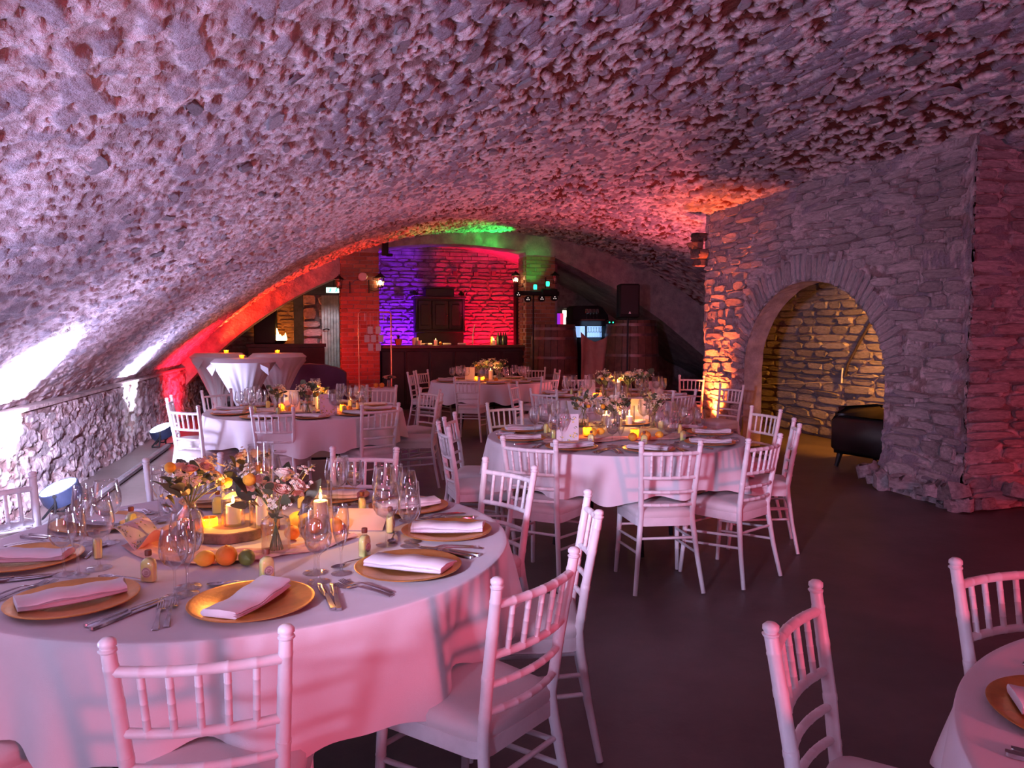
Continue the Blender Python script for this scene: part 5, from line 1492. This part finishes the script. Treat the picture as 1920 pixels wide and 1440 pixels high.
# dried foliage on the cabinet shoulders, small wall holes
for k, px in enumerate((778, 868)):
    p = PY(px, 553, YC+.2); t = thing('dried_foliage', ['bushy dried foliage on the left cabinet shoulder', 'bushy dried foliage on the right cabinet shoulder'][k], 'dried plants', (p.x, p.y, zt+.05))
    rr = random.Random(px)
    for q in range(34):
        d = Vector((rr.gauss(0,.8), rr.gauss(0,.5), abs(rr.gauss(.6,.5)))).normalized(); ob('leaf', LEAF[q % 4], t, (rr.uniform(-.08,.08), rr.uniform(-.05,.05), .02), d.to_track_quat('Y','Z').to_euler(), (1.8,)*3)
mbs = MB(); mbs.box((0,0,0), (.20,.14,.05)); p = PY(749, 557, 17.3); thing('wall_bracket', 'small stone shelf sticking out of the purple-lit wall', 'shelf', (p.x, 17.33, p.z), me=mbs.mesh('wall_bracket', 'dkstone'))
for k, (px, py) in enumerate(((788,518),(853,512),(892,514),(925,512))):
    p = PY(px, py, 17.35); mb = MB(); mb.box((0,0,0), (.10,.12,.08)); o_ = ob('putlog_hole', mb.mesh('putlog_hole', 'dkstone'), bpy.data.objects['wall_back'], (p.x, 17.35, p.z))

# ------------------------------------------------------------------ copper arch stand, cards, red cube
YS = 12.6
a, b = PY(672, 600, YS), PY(733, 600, YS); zt = Z_at(585, YS, 700)
t = thing('copper_stand', 'slim copper pipe frame with hanging cards before the brick pillar', 'seating chart stand', (a.x, YS, 0))
W_ = b.x-a.x
for nm, q in (('upright', [(0,0,0),(0,0,zt-.03)]), ('upright', [(W_,0,0),(W_,0,zt-.03)]), ('crossbar', [(0,0,zt-.03),(.03,0,zt),(W_-.03,0,zt),(W_,0,zt-.03)]), ('foot', [(0,-.25,.01),(0,.25,.01)]), ('foot', [(W_,-.25,.01),(W_,.25,.01)])):
    mb = MB(); mb.tube(q, .012, 8); ob(nm, mb.mesh(nm, 'copper', True, 60), t)
for px in (684, 719):
    q = PY(px, 595, YS); mb = MB(); mb.tube([(0,0,0),(0,0,-.14)], .002, 4); mb.box((0,0,-.08), (.012,.012,.12)); thing('ribbon', ['short ribbon hanging on the left of the copper frame', 'short ribbon hanging on the right of the copper frame'][px > 700], 'ribbon', (q.x, YS, zt-.01), me=mb.mesh('ribbon', 'cloth'))
k = 0
for px, py in ((694,619),(709,619),(688,635),(700.5,635),(714.5,635),(695,651),(709.5,651)):
    q = PY(px, py, YS); mb = MB(); mb.box((0,0,0), (.082,.003,.118))
    nm = ['upper left', 'upper right', 'middle row left', 'middle row centre', 'middle row right', 'lower left', 'lower right'][k]
    t = thing('name_card', 'hanging cream table card, %s of the seven on the copper frame' % nm, 'card', (q.x, YS, q.z), rnd.uniform(-.1,.1), 'hanging cards')
    ob('sheet', mb.mesh('sheet', 'card'), t); mb = MB(); mb.tube([(0,.003,.05),(0,.003,zt-q.z)], .0012, 4); ob('string', mb.mesh('string', 'cloth'), t); k += 1
xa_, xb_ = X_at(695, 12.4), X_at(741, 12.4)
t = thing('gift_cube', 'low red-lit white cube table below the copper frame', 'side table', ((xa_+xb_)/2, 12.4, 0))
mb = MB(); mb.box((0,0,.31), (xb_-xa_,.38,.62), .01); ob('body', mb.mesh('body', 'white'), t)
for k, px in enumerate((705, 716)):
    q = PY(px, 716, 12.35); mb = MB(); mb.sphere((0,0,.04), .04, 14, 10); thing('orange', ['orange on the cube table, left of two', 'orange on the cube table, right of two'][k], 'orange', (q.x, 12.35, .62), me=mb.mesh('orange', 'orange', True, 80))
def posy(x, y, z, lab, seed, s=1.0):
    t = thing('posy', lab, 'flowers', (x, y, z), 0); r = random.Random(seed); t.scale = (s,)*3
    ob('vase_glass', VASE['tube'], t)
    for k in range(9):
        a = k*2.4; rd = .10*math.sqrt((k+.5)/9); ob('rose_bloom', r.choice(ROSE['rosep']), t, (rd*math.cos(a), rd*math.sin(a), .19-rd*.3), (rd*5*-math.sin(a), rd*5*math.cos(a), 0), (1.1,)*3)
    for k in range(22):
        a = r.uniform(0,6.3); d = Vector((math.cos(a), math.sin(a), r.uniform(-.1,.8))).normalized(); ob('leaf', r.choice(LEAF), t, (.05*math.cos(a), .05*math.sin(a), .15), d.to_track_quat('Y','Z').to_euler(), (1.3,)*3)
q = PY(729, 716, 12.45); posy(q.x, 12.45, .62, 'red-lit posy of roses at the foot of the copper frame', 3, .95)

# ------------------------------------------------------------------ casks, back bar, loudspeaker
def cask(px0, px1, pyt, Y, label, seed):
    a, b = PY(px0, 640, Y), PY(px1, 640, Y); R = (b.x-a.x)/2*1.0; H = Z_at(pyt, Y-.2, (px0+px1)/2)
    t = thing('oak_cask', label, 'cask', ((a.x+b.x)/2, Y+R*.3, 0), 0, 'upright oak casks')
    n = 22
    def rad(z): u = z/H; return R*(1.0-.13*(2*u-1)**2)
    for i in range(n):
        a0, a1 = 2*pi*(i+.03)/n, 2*pi*(i+.97)/n; vs = []; fs = []
        for k in range(7):
            z = H*k/6; q = rad(z); vs += [(q*math.cos(a0), q*math.sin(a0), z), (q*math.cos(a1), q*math.sin(a1), z), ((q-.04)*math.cos(a1), (q-.04)*math.sin(a1), z), ((q-.04)*math.cos(a0), (q-.04)*math.sin(a0), z)]
        for k in range(6):
            for j in range(4): j2 = (j+1) % 4; fs.append((k*4+j, k*4+j2, k*4+4+j2, k*4+4+j))
        fs += [(3,2,1,0), (24,25,26,27)]
        mb = MB(); mb._add(vs, fs); ob('stave', mb.mesh('stave', 'cask', False), t)
    for u in (.06, .20, .42, .62, .84, .95):
        z = H*u; q = rad(z)+.004; mb = MB(); mb.lathe([(q-.01,z-.025),(q,z-.025),(q,z+.025),(q-.01,z+.025)], 40); ob('hoop', mb.mesh('hoop', 'hoop', True, 40), t)
    mb = MB(); mb.lathe([(.0005,H-.06),(rad(H)-.03,H-.06),(rad(H)-.03,H-.03),(.0005,H-.03)], 32); ob('head', mb.mesh('head', 'cask'), t)
cask(999, 1086, 608, 14.0, 'upright oak cask beside the right brick pillar', 1)
cask(1140, 1238, 600, 13.6, 'large upright oak cask behind the loudspeaker stand', 2)
q = PY(1112, 640, 13.9)
t = thing('draped_cloth', 'brown cloth draped between the two oak casks', 'cloth', (q.x, 13.75, 0))
zt = Z_at(634, 13.75, 1112); wv = X_at(1140, 13.75)-X_at(1082, 13.75); vs = []; fs = []; mb = MB(); nu, nv = 40, 24
for j in range(nv):
    v = j/(nv-1)
    for i in range(nu):
        u = i/(nu-1)*2-1; sag = .09*(1-abs(u))**.8*(1-v)
        z = (zt-.0)*(1-v)+.02 - sag*(1-v); z += .10*abs(u)**2*(1-v)
        y = .035*math.sin(u*9+v*2)*(.4+v*.6) + .03*math.cos(u*4+v*6)
        vs.append((u*wv/2*(1-.12*v), y, z))
for j in range(nv-1):
    for i in range(nu-1): fs.append((j*nu+i, (j+1)*nu+i, (j+1)*nu+i+1, j*nu+i+1))
mb._add(vs, fs); ob('cloth', mb.mesh('cloth', 'hessian', True, 80), t)
# fridge
q = PY(1107, 621, 14.3)
t = thing('display_fridge', 'glowing blue display fridge with glasses between the casks', 'fridge', (q.x, 14.45, 0)); zc = q.z
mb = MB(); mb.box((0,.12,zc-.0), (.66,.02,.24)); ob('lit_interior', mb.mesh('lit_interior', 'fridge'), t)
mb = MB(); mb.box((0,0,zc+.15), (.74,.4,.10)); mb.box((0,0,zc/2-.06), (.74,.4,zc-.12)); mb.box((-.10,-.18,zc), (.035,.03,.24)); mb.box((-.35,0,zc), (.04,.4,.28)); mb.box((.35,0,zc), (.04,.4,.28)); ob('housing', mb.mesh('housing', 'black'), t)
mb = MB(); mb.box((0,-.17,zc), (.66,.004,.22)); ob('glass_door', mb.mesh('glass_door', 'glass'), t)
for k in range(6):
    thing('wine_glass', 'stemmed glass standing inside the lit display fridge', 'glass', (q.x-.02+.055*k, 14.44, zc-.118), 0, 'glasses inside the display fridge', WINE)
mb = MB(); mb.box((0,-.23,zc-.30), (.28,.03,.05), .01); ob('handle', mb.mesh('handle', 'white'), t)
lamp('fridge_light', 'AREA', (0,-.22,zc), 1.0, (.4,.65,1), size=.4, target=None, parent=t).rotation_euler = (pi/2,0,0)
# espresso machine / glasses on top
q = PY(1110, 592, 14.4)
t = thing('coffee_machine', 'black espresso machine with rounded hood above the fridge', 'coffee machine', (q.x, 14.6, 0)); z0 = zc+.20
mb = MB(); mb.T = Matrix.Translation((0,.2,z0)) @ Matrix.Rotation(pi/2, 4, 'X'); mb.prism([(-.40,0),(-.40,.26),(-.34,.30),(.12,.31),(.22,.27),(.34,.12),(.36,0)], 0, .4, .02); ob('hood', mb.mesh('hood', 'black', True, 40), t)
mb = MB(); mb.box((0,-.22,z0+.02), (.5,.1,.03)); ob('drip_tray', mb.mesh('drip_tray', 'barwood'), t)
for k in range(4):
    thing('wine_glass', 'upturned-looking glass on the tray of the espresso machine', 'glass', (q.x-.12+.07*k, 14.37, z0+.037), 0, 'glasses before the espresso machine', WINE)
# lit bottle shelf and purple/red panels
q = PY(1066, 595, 15.6)
t = thing('lit_shelf', 'narrow lit shelf of bottles right of the brick pillar', 'shelf', (q.x, 15.6, 0)); zc2 = q.z
mb = MB(); mb.box((0,.1,zc2), (.20,.02,.30)); ob('lit_panel', mb.mesh('lit_panel', 'shelflight'), t)
mb = MB(); mb.box((0,0,zc2-.165), (.24,.2,.02)); mb.box((.02,0,zc2+.20), (.28,.2,.02), rz=0); mb.box((-.02,-.05,zc2), (.03,.05,.32)); ob('frame', mb.mesh('frame', 'postwood'), t)
for k in range(3): thing('bottle', 'dark bottle standing on the narrow lit shelf', 'bottle', (q.x-.03+.05*k, 15.58, zc2-.155), 0, 'bottles on the lit shelf', bt)
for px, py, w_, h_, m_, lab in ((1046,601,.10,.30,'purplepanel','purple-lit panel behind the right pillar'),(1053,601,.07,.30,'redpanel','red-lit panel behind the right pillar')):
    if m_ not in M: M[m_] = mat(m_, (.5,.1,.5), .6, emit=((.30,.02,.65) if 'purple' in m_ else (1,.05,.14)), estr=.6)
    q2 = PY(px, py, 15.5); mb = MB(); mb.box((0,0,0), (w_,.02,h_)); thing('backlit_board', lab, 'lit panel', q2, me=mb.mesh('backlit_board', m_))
# PA loudspeaker on stand
YP = 12.9
q = PY(1177.5, 564, YP); zt, zb = Z_at(533, YP, 1178), Z_at(596, YP, 1178); w_ = X_at(1195, YP)-X_at(1160, YP)
t = thing('loudspeaker', 'black loudspeaker raised on a pole before the casks', 'loudspeaker', (q.x, YP, zb), -.20)
h = zt-zb; mb = MB(); mb.box((0,0,h/2), (w_,.34,h), .02); ob('cabinet', mb.mesh('cabinet', 'black', True, 40), t)
mb = MB(); mb.box((0,-.172,h/2+.02), (w_*.88,.012,h*.86), .005); ob('grille', mb.mesh('grille', 'blacksteel'), t)
mb = MB(); mb._add([(-.022,-.181,.07),(.022,-.181,.07),(0,-.181,.115)], [(0,1,2)]); ob('emblem', mb.mesh('emblem', 'white'), t)
t = thing('speaker_stand', 'black pole stand under the raised loudspeaker', 'stand', (q.x, YP, 0))
mb = MB(); mb.tube([(0,0,.1),(0,0,zb)], .018, 8); ob('pole', mb.mesh('pole', 'blacksteel'), t)
for k in range(3):
    a = k*2*pi/3+.4; mb = MB(); mb.tube([(0,0,.75),(.48*math.cos(a),.48*math.sin(a),.02)], .013, 6); ob('leg', mb.mesh('leg', 'blacksteel'), t)
# small green LEDs on a mixer behind
q = PY(1157, 601, 13.0); t = thing('mixer', 'small black mixer with two green indicator lights on the cask', 'mixer', (q.x, 13.35, q.z-.03))
mb = MB(); mb.box((0,0,0), (.16,.12,.06), .008); ob('case', mb.mesh('case', 'black'), t)
for s in (-1,1): mb = MB(); mb.sphere((s*.035,-.065,.0), .013, 8, 6); ob('indicator_light', mb.mesh('indicator_light', 'greenled'), t)
# DJ light bar
YD = 13.7
q = PY(1000, 550, YD)
t = thing('effect_light_bar', 'T-shaped bar of round effect lights before the right pillar', 'stage lights', (q.x, YD, 0)); zd = q.z
mb = MB(); mb.tube([(0,0,.1),(0,0,zd)], .015, 8); ob('pole', mb.mesh('pole', 'blacksteel'), t)
for k in range(3):
    a = k*2*pi/3; mb = MB(); mb.tube([(0,0,.7),(.42*math.cos(a),.42*math.sin(a),.02)], .012, 6); ob('leg', mb.mesh('leg', 'blacksteel'), t)
mb = MB(); mb.box((.08,0,zd), (.82,.07,.08), .01); ob('crossbar', mb.mesh('crossbar', 'black'), t)
mb = MB(); mb.box((.30,0,zd+.02), (.30,.14,.14), .02); ob('control_box', mb.mesh('control_box', 'black'), t)
for px, py in ((970,552),(988,561),(1014,560),(1038,559)):
    q2 = PY(px, py, YD); dx = q2.x-q.x; dz = q2.z
    mb = MB(); mb.T = Matrix.Translation((dx,-.03,dz)) @ Matrix.Rotation(pi/2, 4, 'X'); mb.lathe([(.0005,-.08),(.045,-.08),(.058,-.03),(.058,.06),(.053,.06),(.05,.045),(.0005,.045)], 18); can = ob('lamp_can', mb.mesh('lamp_can', 'black', True, 40), t)
    for k in range(3):
        a = pi/2+k*2*pi/3; mb = MB(); mb.sphere((dx+.022*math.cos(a), -.082, dz+.022*math.sin(a)), .011, 8, 6); ob('led_lens', mb.mesh('led_lens', 'led'), can)
for px, py in ((1003.5,538),(1027,532)):
    q2 = PY(px, py, YD); mb = MB(); mb.lathe([(.0005,-.045),(.03,-.045),(.034,.0),(.03,.04),(.0005,.045)], 12, (q2.x-q.x,0,q2.z)); ob('green_beacon', mb.mesh('green_beacon', 'greenled', True, 50), t)

# ------------------------------------------------------------------ niche: armchair, conduit, switch box
t = thing('leather_armchair', 'black leather armchair standing in the arched niche', 'armchair', (5.98, 7.25, 0), .25)
mb = MB(); mb.box((0,0,.30), (.72,.72,.22), .05); ob('seat', mb.mesh('seat', 'leather', True, 50), t)
mb = MB(); mb.box((.02,.30,.42), (.78,.18,.50), .07); ob('backrest', mb.mesh('backrest', 'leather', True, 50), t)
for s in (-1,1): mb = MB(); mb.box((s*.36,-.02,.37), (.16,.78,.42), .06); ob('armrest', mb.mesh('armrest', 'leather', True, 50), t)
for sx in (-1,1):
    for sy in (-1,1): mb = MB(); mb.tube([(sx*.30,sy*.30,.18),(sx*.33,sy*.33,0)], [.035,.022], 8); ob('leg', mb.mesh('leg', 'leather'), t)
XN = 6.88
def on_niche(px, py): return PX(px, py, XN)
mb = MB(); mb.tube([on_niche(1640,592), on_niche(1612,640), on_niche(1590,682), on_niche(1584,705)], .018, 8); thing('conduit', 'rusty pipe running diagonally across the niche wall', 'pipe', me=mb.mesh('conduit', 'hoop', True, 60))
mb = MB(); mb.tube([on_niche(1580,690), on_niche(1578,718)], .014, 8); thing('conduit', 'short pale vertical pipe end below the rusty pipe', 'pipe', me=mb.mesh('conduit', 'white', True, 60))
mb = MB(); mb.tube([on_niche(1400,722), on_niche(1450,720), on_niche(1560,717)], .006, 6); thing('wall_cable', 'thin horizontal cable low on the niche wall', 'cable', me=mb.mesh('wall_cable', 'card', True, 60))
mb = MB(); mb.tube([PX(1424,598,6.0), PX(1410,660,6.0), PX(1396,690,6.0)], .012, 6); thing('wall_cable', 'red-lit cable curving down the left niche jamb', 'cable', me=mb.mesh('wall_cable', 'card', True, 60))
q = PX(1394, 701, 5.42); t = thing('switch_box', 'small double socket box on the left jamb of the niche', 'socket box', q)
for dz in (.055, -.055): mb = MB(); mb.box((0,0,dz), (.06,.09,.10), .008); ob('socket', mb.mesh('socket', 'white'), t); mb = MB(); mb.box((-.035,-.0,dz), (.01,.05,.05)); ob('socket_flap', mb.mesh('socket_flap', 'black'), t)
